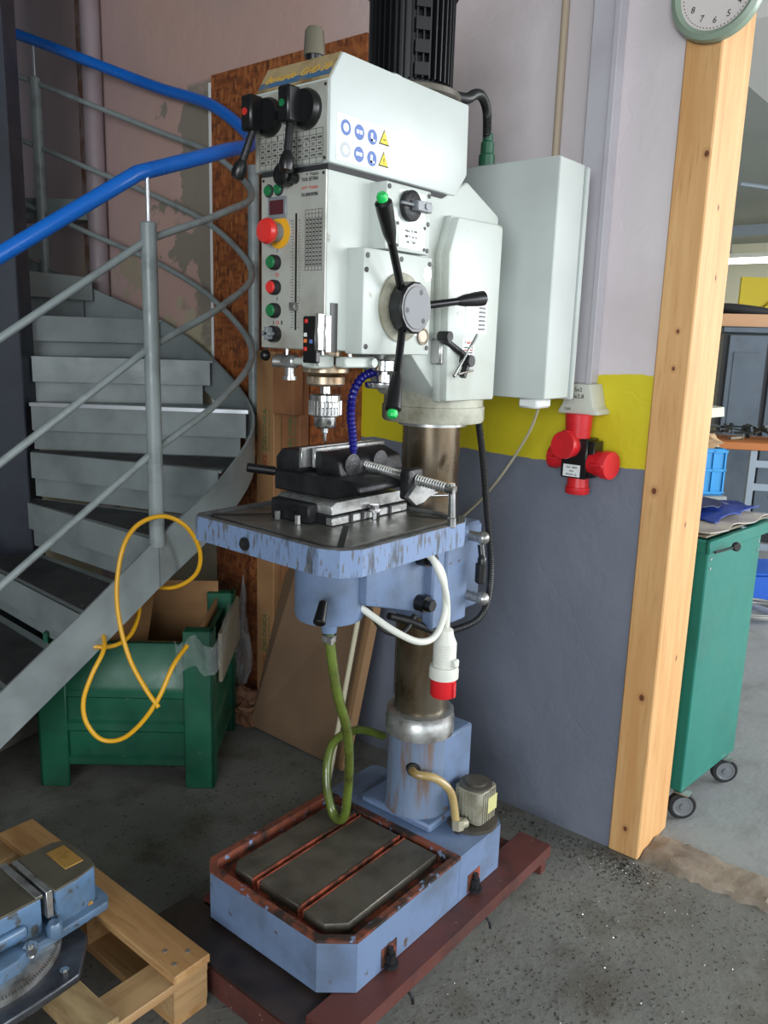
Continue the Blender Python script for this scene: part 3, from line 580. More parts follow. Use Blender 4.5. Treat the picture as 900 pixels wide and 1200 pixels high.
# ---- front panels
bm = N_(); plate(bm, HX-.002, 1.158, 1.361, 1.888, 2.031, .002); pu = part('gear_panel', bm, panelm, 'upper grey switch panel with speed table', smooth=False)
bm = N_(); plate(bm, HX, 1.159, 1.342, 1.530, 1.872, .004); pl = part('control_panel', bm, panelm, 'grey control panel with push buttons', smooth=False)
for y, z, p_ in ((1.163, 2.024, pu), (1.163, 1.893, pu), (1.356, 2.024, pu), (1.336, 1.866, pl), (1.165, 1.866, pl)):
    bm = N_(); xx = HX-.004; cyl(bm, (xx, y, z), (xx-.0015, y, z), .003, n=10); part('screw', bm, ink, None, p_)
XF = HX-.004
for (yc, zc, ball, dot) in ((1.318, 1.984, (1.366, 1.882), redink), (1.212, 1.985, (1.232, 1.883), green)):
    bm = N_(); lathe(bm, [(.036, 0), (.037, .010), (.033, .020)], (XF, yc-.004, zc), (-1, 0, 0), 32); sw = part('gear_selector', bm, black, 'black lever gear selector', pu)
    bm = N_(); box(bm, XF-.052, XF-.016, yc-.002, yc+.030, zc-.030, zc+.036, .004); part('selector_bar', bm, black, None, pu)
    bm = N_(); cyl(bm, (XF-.052, yc+.016, zc+.004), (XF-.0535, yc+.016, zc+.004), .007, n=16); part('selector_mark', bm, dot, None, pu)
    bm = N_(); e = V((XF-.045, ball[0]-.012, ball[1]+.008)); s = V((XF-.034, yc+.012, zc-.028)); cyl(bm, s, e, .0075, .008); part('selector_rod', bm, darkiron, None, pu)
    bm = N_(); dd = (e-s).normalized(); lathe(bm, [(.008, 0), (.0135, .012), (.0155, .026), (.0125, .037), (0, .041)], e-dd*.012, dd, 18); part('selector_ball', bm, black, None, pu)
bm = N_(); plate(bm, HX-.004, 1.262, 1.287, 2.012, 2.029, .0006); part('red_label', bm, redink, None, pu, smooth=False)
bm = N_(); plate(bm, HX-.004, 1.262, 1.286, 1.968, 2.010, .0005); part('pictogram_label', bm, label, None, pu, smooth=False)
bm = N_()
for k in range(9): plate(bm, HX-.0045, 1.267+(k % 3)*.006, 1.270+(k % 3)*.006, 2.003-(k//3)*.006, 1.999-(k//3)*.006, .0004)
part('pictogram', bm, darkred, None, pu, smooth=False); text('RPM', .008, (XF-.001, 1.274, 1.975), *FX, ink, pu); text('r/min', .010, (XF-.001, 1.262, 1.957), *FX, ink, pu)
bm = N_()   # table ruling
for k in range(7):
    z = 1.948-k*.0105; plate(bm, XF, 1.168, 1.348, z, z+.0008, .0004)
for k in range(11):
    y = 1.168+k*.018; plate(bm, XF, y, y+.0008, 1.885, 1.948, .0004)
part('table_lines', bm, ink, None, pu, smooth=False, kind='stuff')
vals = (75, 125, 210, 310, 400, 600, 850, 1250, 1700, 2600)
for r_ in range(4):
    for c in range(10): text(str(vals[(c+r_*3) % 10]), .0065, (XF-.0005, 1.339-c*.018, 1.932-r_*.0105), *FX, ink, pu, 'table_number')
for k, s in enumerate('I II III'.split()): text(s, .008, (XF-.0005, 1.33-k*.036, 1.9435), *FX, ink, pu)
# control panel items
def button(y, z, r_, m_, name, collar=black, h=.014, proud=.006):
    bm = N_(); lathe(bm, [(r_*1.22, 0), (r_*1.22, h*.75), (r_*1.05, h)], (XF, y, z), (-1, 0, 0), 24); c = part(name+'_collar', bm, collar, None, pl)
    bm = N_(); lathe(bm, [(r_, 0), (r_, h+proud-.002), (r_*.86, h+proud)], (XF, y, z), (-1, 0, 0), 24); part(name, bm, m_, None, pl)
button(1.319, 1.845, .0105, green, 'indicator_lamp', ink, .004, .004); button(1.290, 1.846, .0105, green, 'indicator_lamp', ink, .004, .004)
bm = N_(); lathe(bm, [(.020, 0), (.020, .008), (.022, .01), (.022, .026), (.016, .03)], (XF, 1.259, 1.868), (-1, 0, 0), 10); part('black_knob', bm, black, None, pl)
bm = N_(); cyl(bm, (XF, 1.241, 1.862), (XF-.022, 1.241, 1.862), .010, n=12); part('small_knob', bm, black, None, pl)
bm = N_(); box(bm, XF-.004, XF, 1.266, 1.321, 1.789, 1.832, .002); dsp = part('display_frame', bm, greyp, 'grey framed depth display', pl)
bm = N_(); plate(bm, XF-.004, 1.273, 1.314, 1.797, 1.825, .0006); part('display_window', bm, dispm, None, pl, smooth=False)
bm = N_(); cyl(bm, (XF, 1.289, 1.762), (XF-.002, 1.289, 1.762), .032, n=32); part('emergency_ring', bm, yellow, 'yellow ring behind the emergency stop', pl)
bm = N_(); cyl(bm, (XF, 1.292, 1.762), (XF-.022, 1.292, 1.762), .019, n=24); part('stop_collar', bm, greyp, None, pl)
bm = N_(); lathe(bm, [(.014, 0), (.024, .004), (.026, .012), (.022, .020), (0, .023)], (XF-.020, 1.292, 1.762), (-1, 0, 0), 28); part('emergency_stop', bm, redbtn, 'large red mushroom stop button', pl)
for z, m_, n_ in ((1.703, green, 'start_button'), (1.653, redbtn, 'stop_button'), (1.606, green, 'start_button')): button(1.298, z, .0125, m_, n_, blackr, .016, .004)
for s, z in (('I', 1.727), ('O', 1.678), ('I', 1.630)): text(s, .012, (XF-.0005, 1.294, z), *FX, redink if s == 'O' else ink, pl)
text('I', .012, (XF-.0005, 1.305, 1.581), *FX, ink, pl); text('O', .012, (XF-.0005, 1.293, 1.581), *FX, redink, pl); text('II', .012, (XF-.0005, 1.280, 1.581), *FX, ink, pl)
bm = N_(); cyl(bm, (XF, 1.298, 1.558), (XF-.014, 1.298, 1.558), .017, n=20); part('selector_collar', bm, black, None, pl)
bm = N_(); box(bm, XF-.030, XF-.012, 1.294, 1.304, 1.546, 1.572, .002); box(bm, XF-.03, XF-.012, 1.288, 1.312, 1.554, 1.563, .002); part('rotary_selector', bm, greyp, None, pl)
bm = N_(); plate(bm, XF, 1.237, 1.2415, 1.567, 1.796, .0008); part('depth_slot', bm, black, None, pl, smooth=False)
bm = N_()
for k in range(36): z = 1.572+k*.006; plate(bm, XF, 1.246, 1.246+(.006 if k % 5 else .010), z, z+.0009, .0004); plate(bm, XF, 1.228, 1.2315 if k % 5 else 1.234, z, z+.0009, .0004)
part('scale_marks', bm, ink, None, pl, kind='stuff', smooth=False)
bm = N_(); box(bm, XF-.012, XF, 1.232, 1.248, 1.606, 1.622, .001); part('depth_pointer', bm, bright, None, pl)
for s, z in (('TOOL SETTING', 1.8575), ('TOL DEMOUNTING', 1.829)): text(s, .0095, (XF-.0005, 1.202, z), *FX, ink, pl, wide=.046)
text('+ <ozo', .010, (XF-.0005, 1.196, 1.867), *FX, ink, pl, wide=.034); text('o+ <ozo', .010, (XF-.0005, 1.202, 1.8425), *FX, redink, pl, wide=.044)
bm = N_()
for k in range(16): z = 1.800-k*.0077; plate(bm, XF, 1.167, 1.214, z, z+.0007, .0004)
for k in range(6): y = 1.167+k*.0092; plate(bm, XF, y, y+.0007, 1.684, 1.800, .0004)
for r_ in range(2, 14):
    for c in range(5): z = 1.8-r_*.0077; plate(bm, XF, 1.169+c*.0092, 1.1745+c*.0092, z-.005, z-.002, .0004)
part('feed_chart', bm, ink, None, pl, kind='stuff', smooth=False)
# limit-switch strip hanging at the corner, and black window on the side
bm = N_(); box(bm, HX-.020, HX-.004, 1.166, 1.204, 1.502, 1.595, .003); ls = part('limit_block', bm, black, 'black limit block with small coloured stops')
for y, z, m_ in ((1.192, 1.585, redbtn), (1.194, 1.558, label), (1.194, 1.546, mat('orange_stop', (220, 120, 60), .5)), (1.194, 1.53, redbtn), (1.178, 1.545, blueink)):
    bm = N_(); box(bm, HX-.0225, HX-.019, y-.004, y+.004, z-.004, z+.004, .0008); part('coloured_stop', bm, m_, None, ls)
bm = N_(); box(bm, HX-.022, HX+.0, 1.157, 1.166, 1.528, 1.60, .001); box(bm, HX-.004, HX+.012, 1.153, 1.158, 1.524, 1.598, .001); part('stop_rail', bm, bright)
bm = N_(); plateY(bm, Y0, 1.232, 1.252, 1.526, 1.622, .002, 0); part('side_window', bm, black, smooth=False)
# left side bracket
bm = N_(); box(bm, 1.235, 1.27, 1.345, 1.368, 1.535, 1.60, .004); part('side_bracket', bm, bright); bm = N_(); cyl(bm, (1.245, 1.36, 1.60), (1.245, 1.36, 1.622), .012); part('bracket_knob', bm, black); bm = N_(); cyl(bm, (1.24, 1.353, 1.54), (1.236, 1.352, 1.51), .003); sph(bm, (1.235, 1.352, 1.512), .012); part('side_lever', bm, black)
# ---- spindle
SX, SY_ = 1.32, 1.25
bm = N_(); lathe(bm, [(.034, 1.528), (.034, 1.500), (.047, 1.498), (.050, 1.492), (.050, 1.480), (.044, 1.476), (.030, 1.474), (.042, 1.47), (.042, 1.455), (.036, 1.450), (.012, 1.449)][::-1], (SX, SY_, 0), (0, 0, 1), 36); part('quill', bm, mat('stained_quill_steel', (176, 160, 138), .3, .7, c2=(120, 100, 78), sc=14), 'steel quill with flange')
bm = N_(); box(bm, 1.240, 1.300, 1.205, 1.246, 1.490, 1.518, .004); box(bm, 1.30, 1.40, 1.175, 1.205, 1.492, 1.515, .003); cyl(bm, (1.385, 1.175, 1.503), (1.385, 1.165, 1.503), .010, n=14); cyl(bm, (1.25, 1.30, 1.503), (1.25, 1.20, 1.503), .008); part('depth_clamp', bm, cast, 'pale clamp block on the quill')
bm = N_(); box(bm, 1.236, 1.262, 1.27, 1.325, 1.488, 1.515, .005); cyl(bm, (1.242, 1.315, 1.50), (1.23, 1.325, 1.50), .012); cyl(bm, (1.25, 1.29, 1.488), (1.25, 1.29, 1.468), .011); cyl(bm, (1.25, 1.29, 1.47), (1.25, 1.29, 1.462), .015); part('depth_stop', bm, bright)
for x, y in ((1.25, 1.30), (1.33, 1.19), (1.27, 1.215)):
    bm = N_(); cyl(bm, (x, y, 1.512), (x, y, 1.53), .005, n=10); part('stud', bm, chrome)
bm = N_(); lathe(bm, [(.0, 1.358), (.021, 1.358), (.024, 1.362), (.0245, 1.382), (.035, 1.386), (.036, 1.402), (.034, 1.403), (.036, 1.405), (.036, 1.416), (.034, 1.418), (.034, 1.43), (.031, 1.432), (.012, 1.434), (.011, 1.452)], (SX, SY_, 0), (0, 0, 1), 36); ck = part('drill_chuck', bm, chrome, 'bright keyed drill chuck')
bm = N_()
for k in range(26):
    a = k*math.pi/13; cyl(bm, (SX+.0345*math.cos(a), SY_+.0345*math.sin(a), 1.388), (SX+.0345*math.cos(a), SY_+.0345*math.sin(a), 1.418), .0028, n=6)
part('knurling', bm, bright, None, ck)
bm = N_(); q = V((SX-.010, SY_-.0225, 1.371)); cyl(bm, q+V((0, .001, 0)), q+V((-.001, -.002, 0)), .0045, n=12); part('key_hole', bm, ink, None, ck)
bm = N_(); lathe(bm, [(0, 1.322), (.0035, 1.328), (.004, 1.345), (.008, 1.347), (.008, 1.36)], (SX, SY_, 0), (0, 0, 1), 14)
part('drill_bit', bm, chrome, None)
# spindle lower dog at the side (return-stop) under the feed box
bm = N_(); lathe(bm, [(.030, 1.523), (.034, 1.51), (.026, 1.506), (.026, 1.485), (.020, 1.482)][::-1], (1.452, 1.195, 0), (0, 0, 1), 26); lathe(bm, [(.010, 1.45), (.010, 1.485)], (1.452, 1.195, 0), (0, 0, 1), 16); lathe(bm, [(.040, 1.445), (.042, 1.448), (.042, 1.457), (.038, 1.459)], (1.452, 1.195, 0), (0, 0, 1), 26); cyl(bm, (1.452, 1.195, 1.458), (1.452, 1.195, 1.475), .016); part('feed_stop_screw', bm, chrome, 'steel stop screw with knurled disc')
bm = N_(); pts = spline([(1.455, 1.22, 1.482), (1.425, 1.235, 1.468), (1.405, 1.245, 1.43), (1.405, 1.25, 1.38), (1.412, 1.25, 1.34), (1.418, 1.25, 1.30)], 4)
for a, b in zip(pts, pts[1:]):
    d = b-a; lathe(bm, [(.0075, 0), (.0105, d.length*.25), (.0105, d.length*.7), (.0075, d.length)], a, d, 12)
lathe(bm, [(.008, 0), (.004, .03)], pts[-1], (0, 0, -1), 12); part('coolant_nozzle', bm, bluehose, 'dark blue segmented coolant hose')

# ------------------------------------------------------------------ cross vise on the table
VT = thing('drill_vise', 'dark oily cross-slide vise clamped on the drill table', 'vise', (1.43, 1.28, ZT))
bm = N_(); box(bm, 1.30, 1.565, 1.205, 1.395, ZT, ZT+.022, .002); part('vise_base', bm, darkiron, None, VT)
bm = N_(); box(bm, 1.298, 1.568, 1.203, 1.222, ZT+.001, ZT+.018, .001); part('base_flange', bm, bright, 'bright machined flange', VT)
for x in (1.36, 1.40, 1.455, 1.50):
    bm = N_(); box(bm, x-.004, x+.004, 1.199, 1.206, ZT+.001, ZT+.022); part('flange_notch', bm, ink, None, VT, smooth=False)
bm = N_(); prism(bm, [(1.300, ZT+.024), (1.566, ZT+.024), (1.566, ZT+.044), (1.545, ZT+.052), (1.315, ZT+.052), (1.300, ZT+.044)], 'xz', 1.207, 1.385, .001); part('cross_slide', bm, bright, 'bright cross slide', VT)
for x, y in ((1.43, 1.192), (1.31, 1.33)):
    bm = N_(); cyl(bm, (x, y, ZT), (x, y, ZT+.030), .006, n=10); cyl(bm, (x, y, ZT+.022), (x, y, ZT+.034), .0115, n=6); cyl(bm, (x, y, ZT+.018), (x, y, ZT+.022), .015, n=18); part('clamping_bolt', bm, chrome, None, VT)
bm = N_(); box(bm, 1.272, 1.300, 1.25, 1.375, ZT, ZT+.046, .004); cyl(bm, (1.272, 1.30, ZT+.028), (1.266, 1.30, ZT+.028), .010); part('slide_end', bm, darkiron, None, VT)
for y in (1.275, 1.34):
    bm = N_(); cyl(bm, (1.262, y, ZT), (1.262, y, ZT+.020), .007, n=6); part('end_bolt', bm, bright, None, VT)
bm = N_(); prism(bm, [(1.225, ZT+.054), (1.42, ZT+.054), (1.42, ZT+.102), (1.18, ZT+.102), (1.15, ZT+.092), (1.15, ZT+.076), (1.20, ZT+.07)], 'yz', 1.325, 1.545, .004); part('vise_body', bm, darkiron, 'black cast vise body', VT)
bm = N_(); prism(bm, [(1.155, ZT+.06), (1.30, ZT+.06), (1.30, ZT+.085), (1.155, ZT+.078)], 'yz', 1.545, 1.56, .002); part('slide_way', bm, bright, None, VT)
bm = N_(); prism(bm, [(1.345, ZT+.100), (1.425, ZT+.100), (1.425, ZT+.130), (1.405, ZT+.152), (1.345, ZT+.152)], 'yz', 1.335, 1.565, .005, 2); part('fixed_jaw', bm, darkiron, None, VT)
bm = N_(); box(bm, 1.335, 1.60, 1.337, 1.346, ZT+.112, ZT+.160, .001); part('jaw_plate', bm, bright, None, VT)
bm = N_(); prism(bm, [(1.235, ZT+.100), (1.318, ZT+.100), (1.318, ZT+.152), (1.295, ZT+.152), (1.245, ZT+.135)], 'yz', 1.36, 1.59, .006, 2); part('moving_jaw', bm, darkiron, None, VT)
bm = N_(); box(bm, 1.36, 1.615, 1.318, 1.327, ZT+.112, ZT+.158, .001); part('jaw_plate', bm, bright, None, VT)
for x in (1.40, 1.50):
    bm = N_(); lathe(bm, [(.026, 0), (.026, .010), (.010, .012)], (x, 1.245, ZT+.125), (0, -1, 0), 24); part('jaw_boss', bm, darkiron, None, VT)
S0, S1 = V((1.455, 1.25, ZT+.118)), V((1.498, 1.035, ZT+.086))
bm = N_(); dd = S1-S0; L_ = dd.length; pr = []
for k in range(34): pr += [(.0125, L_*k/34), (.0085, L_*(k+.5)/34)]
lathe(bm, pr, S0, dd, 16); part('lead_screw', bm, bright, 'threaded steel lead screw', VT)
bm = N_(); q = S0.lerp(S1, .62); box(bm, 1.455, 1.512, 1.112, 1.142, ZT+.05, ZT+.122, .008, seg=2); part('screw_block', bm, darkiron, None, VT)
bm = N_(); prism(bm, [(1.44, ZT+.062), (1.47, ZT+.09), (1.50, ZT+.094), (1.545, ZT+.080), (1.54, ZT+.066), (1.56, ZT+.06), (1.52, ZT+.054), (1.50, ZT+.044), (1.47, ZT+.04)], 'xz', 1.10, 1.114, .001); part('end_plate', bm, bright, None, VT)
bm = N_(); cyl(bm, S1, S1+V((.002, -.018, -.003)), .0115); cyl(bm, S1+V((.001, -.01, .012)), S1+V((.006, -.012, -.085)), .009, n=14); cyl(bm, S1+V((.005, -.012, -.065)), S1+V((.006, -.012, -.09)), .0105, n=14, b=.002); part('vise_handle', bm, chrome, 'bright cranked vise handle', VT)
bm = N_(); cyl(bm, (1.52, 1.13, ZT+.052), (1.585, 1.085, ZT+.052), .003); sph(bm, (1.525, 1.125, ZT+.052), .010); part('small_lever', bm, chrome, None, VT)
bm = N_(); cyl(bm, (1.33, 1.42, ZT+.095), (1.275, 1.46, ZT+.105), .011, n=14, b=.002); part('rear_handle', bm, black, None, VT)

# ------------------------------------------------------------------ red oxide frame under the machine
FR = thing('steel_base_frame', 'red-brown steel channel frame under the drill press base', 'frame', (1.5, 1.27, 0))
bm = N_(); box(bm, 1.10, 2.03, .968, 1.072, .078, .090); box(bm, 1.10, 2.03, .968, .975, .052, .078); box(bm, 1.10, 2.03, 1.064, 1.072, .002, .078); part('side_channel', bm, redprim, None, FR, smooth=False)
bm = N_(); box(bm, 1.20, 2.03, 1.45, 1.555, .078, .090); box(bm, 1.20, 2.03, 1.547, 1.555, .002, .078); box(bm, 1.2, 2.03, 1.45, 1.458, .002, .078); part('side_channel', bm, redprim, None, FR, smooth=False)
grease = mat('greasy_dark_steel', (64, 54, 52), .42, .2, c2=(42, 36, 36), sc=6, c3=(110, 104, 100), sc3=80, lo3=.72, hi3=.75)
bm = N_(); box(bm, 1.068, 1.195, 1.073, 1.60, .070, .077); box(bm, 1.068, 1.195, .975, 1.073, .060, .066); cc_ = part('cross_channel', bm, grease, 'greasy dark cross channel', FR, smooth=False)
bm = N_(); box(bm, 1.064, 1.070, .975, 1.60, .001, .069); part('channel_web', bm, redprim, None, cc_, smooth=False)
bm = N_(); box(bm, 1.90, 1.98, 1.073, 1.449, .040, .078); part('cross_channel', bm, redprim, None, FR, smooth=False)
bm = N_(); box(bm, 2.0, 2.028, .98, 1.063, .0, .077); part('end_foot', bm, redprim, None, FR, smooth=False)
for x in (1.34, 1.68):
    bm = N_(); tube(bm, [(x, .975, .05), (x+.002, .962, .04), (x+.004, .958, .02)], .004, 8); part('clip_wire', bm, darkiron, None, FR)

# ------------------------------------------------------------------ power cord with red plug
PC = thing('power_plug', 'white three-phase plug with red collar hanging below the drill table', 'plug', (1.53, 1.05, .70))
bm = N_(); tube(bm, [(1.37, 1.19, .95), (1.385, 1.15, .925), (1.41, 1.10, .893), (1.45, 1.062, .868), (1.50, 1.052, .872), (1.535, 1.052, .92), (1.535, 1.055, .98), (1.52, 1.06, 1.03), (1.50, 1.09, 1.07)], .0082, 12); part('cable', bm, white, None, PC)
bm = N_(); tube(bm, [(1.505, 1.085, 1.07), (1.51, 1.06, 1.03), (1.53, 1.05, .98), (1.542, 1.05, .93), (1.543, 1.05, .885)], .0075, 12); part('cable', bm, white, None, PC)
bm = N_(); pr = [(.008, .885), (.018, .878), (.021, .862), (.026, .85), (.028, .845)]; z = .845
while z > .79: pr += [(.0285, z), (.0275, z-.002), (.0285, z-.004)]; z -= .0045
pr += [(.034, .787), (.036, .778), (.036, .757), (.031, .755)]
lathe(bm, pr, (1.54, 1.05, 0), (0, 0, 1), 28); box(bm, 1.53, 1.55, 1.012, 1.03, .79, .81, .003); part('plug_body', bm, white, None, PC)
bm = N_(); lathe(bm, [(.031, .757), (.031, .712), (.029, .709), (.025, .709), (.025, .74), (0, .74)], (1.54, 1.05, 0), (0, 0, 1), 28); box(bm, 1.535, 1.545, 1.015, 1.022, .712, .75, .001); part('plug_collar', bm, redp, 'red plug collar', PC)

# ------------------------------------------------------------------ things on the wall
def on_wall():
    T = thing('cable_trunking', 'lilac-white vertical cable trunking above the red sockets', 'trunking', (2.25, 1.09, 1.45))
    bm = N_(); box(bm, 2.215, 2.27, 1.052, 1.128, 1.447, 3.29, .003); part('trunk_body', bm, trunk, None, T, smooth=False)
    bm = N_(); box(bm, 2.21, 2.216, 1.046, 1.062, 1.447, 3.29, .001); part('trunk_edge', bm, trunk, None, T, smooth=False)
    bm = N_(); box(bm, 2.235, 2.27, 1.128, 1.185, 1.445, 1.485, .003); part('side_duct', bm, trunk, None, T, smooth=False)
    bm = N_(); cyl(bm, (2.257, 1.235, 1.40), (2.257, 1.235, 3.29), .011, n=12); tag(ob('thin_conduit', bm, mat('aged_cream_conduit', (176, 158, 136), .5)), 'thin cream conduit running down behind the white cabinet', 'pipe')
    bm = N_(); box(bm, 2.20, 2.27, 1.03, 1.085, 1.32, 1.40, .004) if False else None; bm.free()
    T = thing('wall_socket', 'off-white wall socket housing with handwritten marks below the trunking', 'socket', (2.25, 1.08, 1.36))
    bm = N_(); prism(bm, [(1.036, 1.447), (1.098, 1.447), (1.120, 1.385), (1.130, 1.370), (1.130, 1.360), (1.006, 1.360), (1.006, 1.372), (1.020, 1.382)], 'yz', 2.185, 2.27, .004, 2); part('housing', bm, mat('aged_white_plastic', (196, 196, 184), .45), None, T)
    for s, z, y, k in (('5x2', 1.430, 1.070, .016), ('5x2.8', 1.411, 1.070, .017), ('16A', 1.374, 1.100, .013)): text(s, k, (2.1845, y, z), *FX, ink, T)
    T = thing('socket_distributor', 'red and black four-way three-phase plug distributor on the wall', 'distributor', (2.2, 1.08, 1.14))
    X = 2.20; DY = -.024
    bm = N_(); cyl(bm, (X, 1.068, 1.362), (X, 1.068, 1.290), .040, .036, n=32, b=.002); box(bm, X-.044, X-.034, 1.064, 1.074, 1.295, 1.31, .002); part('plug_neck', bm, redp, None, T)
    bm = N_(); box(bm, X-.03, X+.045, 1.021, 1.101, 1.175, 1.292, .004); part('black_body', bm, black, 'black middle body', T)
    bm = N_(); box(bm, X-.02, X+.04, 1.004, 1.022, 1.18, 1.285, .003); part('black_side', bm, black, None, T)
    def outlet(c, d, r=.034, l=.055):
        c = V(c)+V((0, DY, 0)); d = V(d).normalized(); bm = N_(); lathe(bm, [(r*.9, 0), (r*.95, l*.6), (r*1.05, l*.62), (r*1.05, l*.95), (r, l), (0, l)], c, d, 32)
        s = d.cross(V((0, 0, 1))) if abs(d.z) < .9 else V((1, 0, 0)); bar(bm, c+d*l*.2+V((-r if abs(d.x) < .5 else 0, 0, 0 if abs(d.x) < .5 else r)), c+d*l*.85+V((-r if abs(d.x) < .5 else 0, 0, 0 if abs(d.x) < .5 else r)), .018, .010, b=.002)
        part('outlet', bm, redp, 'red round outlet with flap', T)
    outlet((X-.02, 1.100, 1.268), (-1, .1, .12), .038, .05); outlet((X+.01, 1.122, 1.228), (0, 1, .0)); outlet((X+.005, 1.04, 1.222), (-.2, -1, 0), .039, .065); outlet((X+.01, 1.085, 1.178), (0, 0, -1), .034, .052)
    bm = N_(); box(bm, X-.032, X-.0295, 1.038, 1.091, 1.18, 1.215); lb = part('rating_label', bm, label, None, T, smooth=False)
    text('16A  400V', .008, (X-.0325, 1.064, 1.207), *FX, ink, T); text('IP44', .007, (X-.0325, 1.064, 1.196), *FX, ink, T); text('3P+N+E  6h', .007, (X-.0325, 1.064, 1.186), *FX, ink, T)
    bm = N_(); cyl(bm, (2.22, 3.575, .0), (2.22, 3.575, 3.29), .043, n=18)
    o = ob('drain_pipe', bm, pipem); tag(o, 'painted vertical downpipe on the pink wall behind the stairs', 'pipe')
    bm = N_(); box(bm, 2.262, 2.27, 3.735, 3.765, .5, 3.29, .001); tag(ob('rusty_strip', bm, mat('rusty_flat_strip', (120, 84, 66), .7, c2=(146, 130, 128), sc=8, lo=.45, hi=.6)), 'narrow rust-streaked strip on the wall left of the downpipe', 'strip')
    bm = N_(); box(bm, 2.248, 2.268, 1.965, 2.776, .02, 2.555); T = ob('strand_board', bm, osbm, smooth=False); tag(T, 'orange-brown strand board fixed to the wall behind the drill', 'board')
    bm = N_(); box(bm, 2.244, 2.27, 2.778, 2.790, .9, 2.53, .001); tag(ob('white_edge_strip', bm, label), 'thin whitish strip along the left edge of the strand board', 'strip')
    bm = N_(); tube(bm, [(2.03, 1.105, 1.395), (2.12, 1.19, 1.29), (2.20, 1.33, 1.13), (2.258, 1.47, 1.0), (2.26, 1.70, .80), (2.26, 1.97, .60)], .0042, 8); tag(ob('cream_cord', bm, cream), 'thin cream cord slanting from the white cabinet across the grey wall', 'cord')
on_wall()

# ------------------------------------------------------------------ boards, cartons, rod, paper leaning at the wall
def carton(x, y0, y1, z0, z1, m_, lab, words):
    T = thing('flat_carton', lab, 'carton', (x, (y0+y1)/2, z0))
    bm = N_(); box(bm, x-.05, x, y0, y1, z0, z1, .003); part('sleeve', bm, m_, None, T, smooth=False)
    yc = (y0+y1)/2
    for z in words:
        text('AKS', .032, (x-.0508, yc, z-.095), (0, 0, 1), (0, 1, 0), darkred, T); text('ZIELONKA', .032, (x-.0508, yc, z+.03), (0, 0, 1), (0, 1, 0), greenink, T, wide=.165)
        bm = N_(); box(bm, x-.0512, x-.0505, yc-.026, yc-.024, z-.05, z+.11); part('underline', bm, greenink, None, T, smooth=False)
    return T
carton(2.20, 2.305, 2.405, .03, 1.50, card, 'tall narrow brown carton with red and green lettering, left of the pair', (.34, 1.17))
carton(2.235, 2.20, 2.30, .03, 1.47, cardd, 'tall narrow brown carton close behind the lettered one, right of the pair', (.50, 1.17))
bm = N_(); box(bm, 2.13, 2.18, 2.18, 2.29, 1.27, 1.49, .002); tag(ob('carton_flap', bm, cardd, smooth=False), 'short brown cardboard piece stuck over the top of the right carton', 'cardboard', rc=True)
bm = N_()
q = [V((2.06, 2.33, .01)), V((2.06, 1.835, -.0)), V((2.225, 1.80, .72)), V((2.225, 2.10, 1.02)), V((2.225, 2.27, .72))]
n_ = (q[1]-q[0]).cross(q[2]-q[1]).normalized(); n_ = n_ if n_.x < 0 else -n_
A = [bm.verts.new(p) for p in q]; B = [bm.verts.new(p+n_*.016) for p in q]
fs = [bm.faces.new(A), bm.faces.new(B[::-1])]+[bm.faces.new((A[i], B[i], B[(i+1) % 5], A[(i+1) % 5])) for i in range(5)]; bmesh.ops.recalc_face_normals(bm, faces=fs)
tag(ob('hardboard_sheet', bm, plym, smooth=False), 'brown hardboard sheet leaning against the wall behind the drain hose', 'board')
bm = N_(); bar(bm, (2.03, 1.812, .02), (2.20, 1.78, .80), .035, .035); tag(ob('wood_batten', bm, mat('pale_batten', (150, 116, 82), .7), smooth=False), 'narrow wood batten leaning beside the brown hardboard sheet', 'batten')
bm = N_(); cyl(bm, (1.95, 1.80, .02), (2.12, 1.77, .88), .009); tag(ob('white_rod', bm, cream), 'thin cream rod leaning in front of the hardboard sheet', 'rod')
def lump(name, c, r, m_, s, seed, amp, n=22):
    rr = random.Random(seed); bm = N_(); g = sph(bm, (0, 0, 0), r, (1, 1, 1), n); ph = [[rr.uniform(0, 6.3) for _ in range(3)] for _ in range(5)]
    for v in g:
        d = v.co.normalized(); k = sum(math.sin(d.x*(3+2*i)+p[0])*math.sin(d.y*(4+2*i)+p[1])*math.sin(d.z*(3+3*i)+p[2])/(1+i*.4) for i, p in enumerate(ph)); k += rr.uniform(-.12, .12)
        q = d*r*(1+amp*k); v.co = V(c)+V((q.x*s[0], q.y*s[1], max(q.z*s[2], -c[2]+.003) if c[2] < .2 else q.z*s[2]))
    return ob(name, bm, m_, smooth=False)
tag(lump('crumpled_paper', (2.08, 2.33+.06, .05), .085, paper, (1, 1.1, .75), 3, .5), 'crumpled brown paper on the floor beside the cartons', 'paper')
tag(lump('plastic_wrap', (2.12, 2.475, .28), .06, film, (.6, .6, 2.6), 5, .6), 'clear plastic wrap hanging left of the lettered carton', 'wrap')

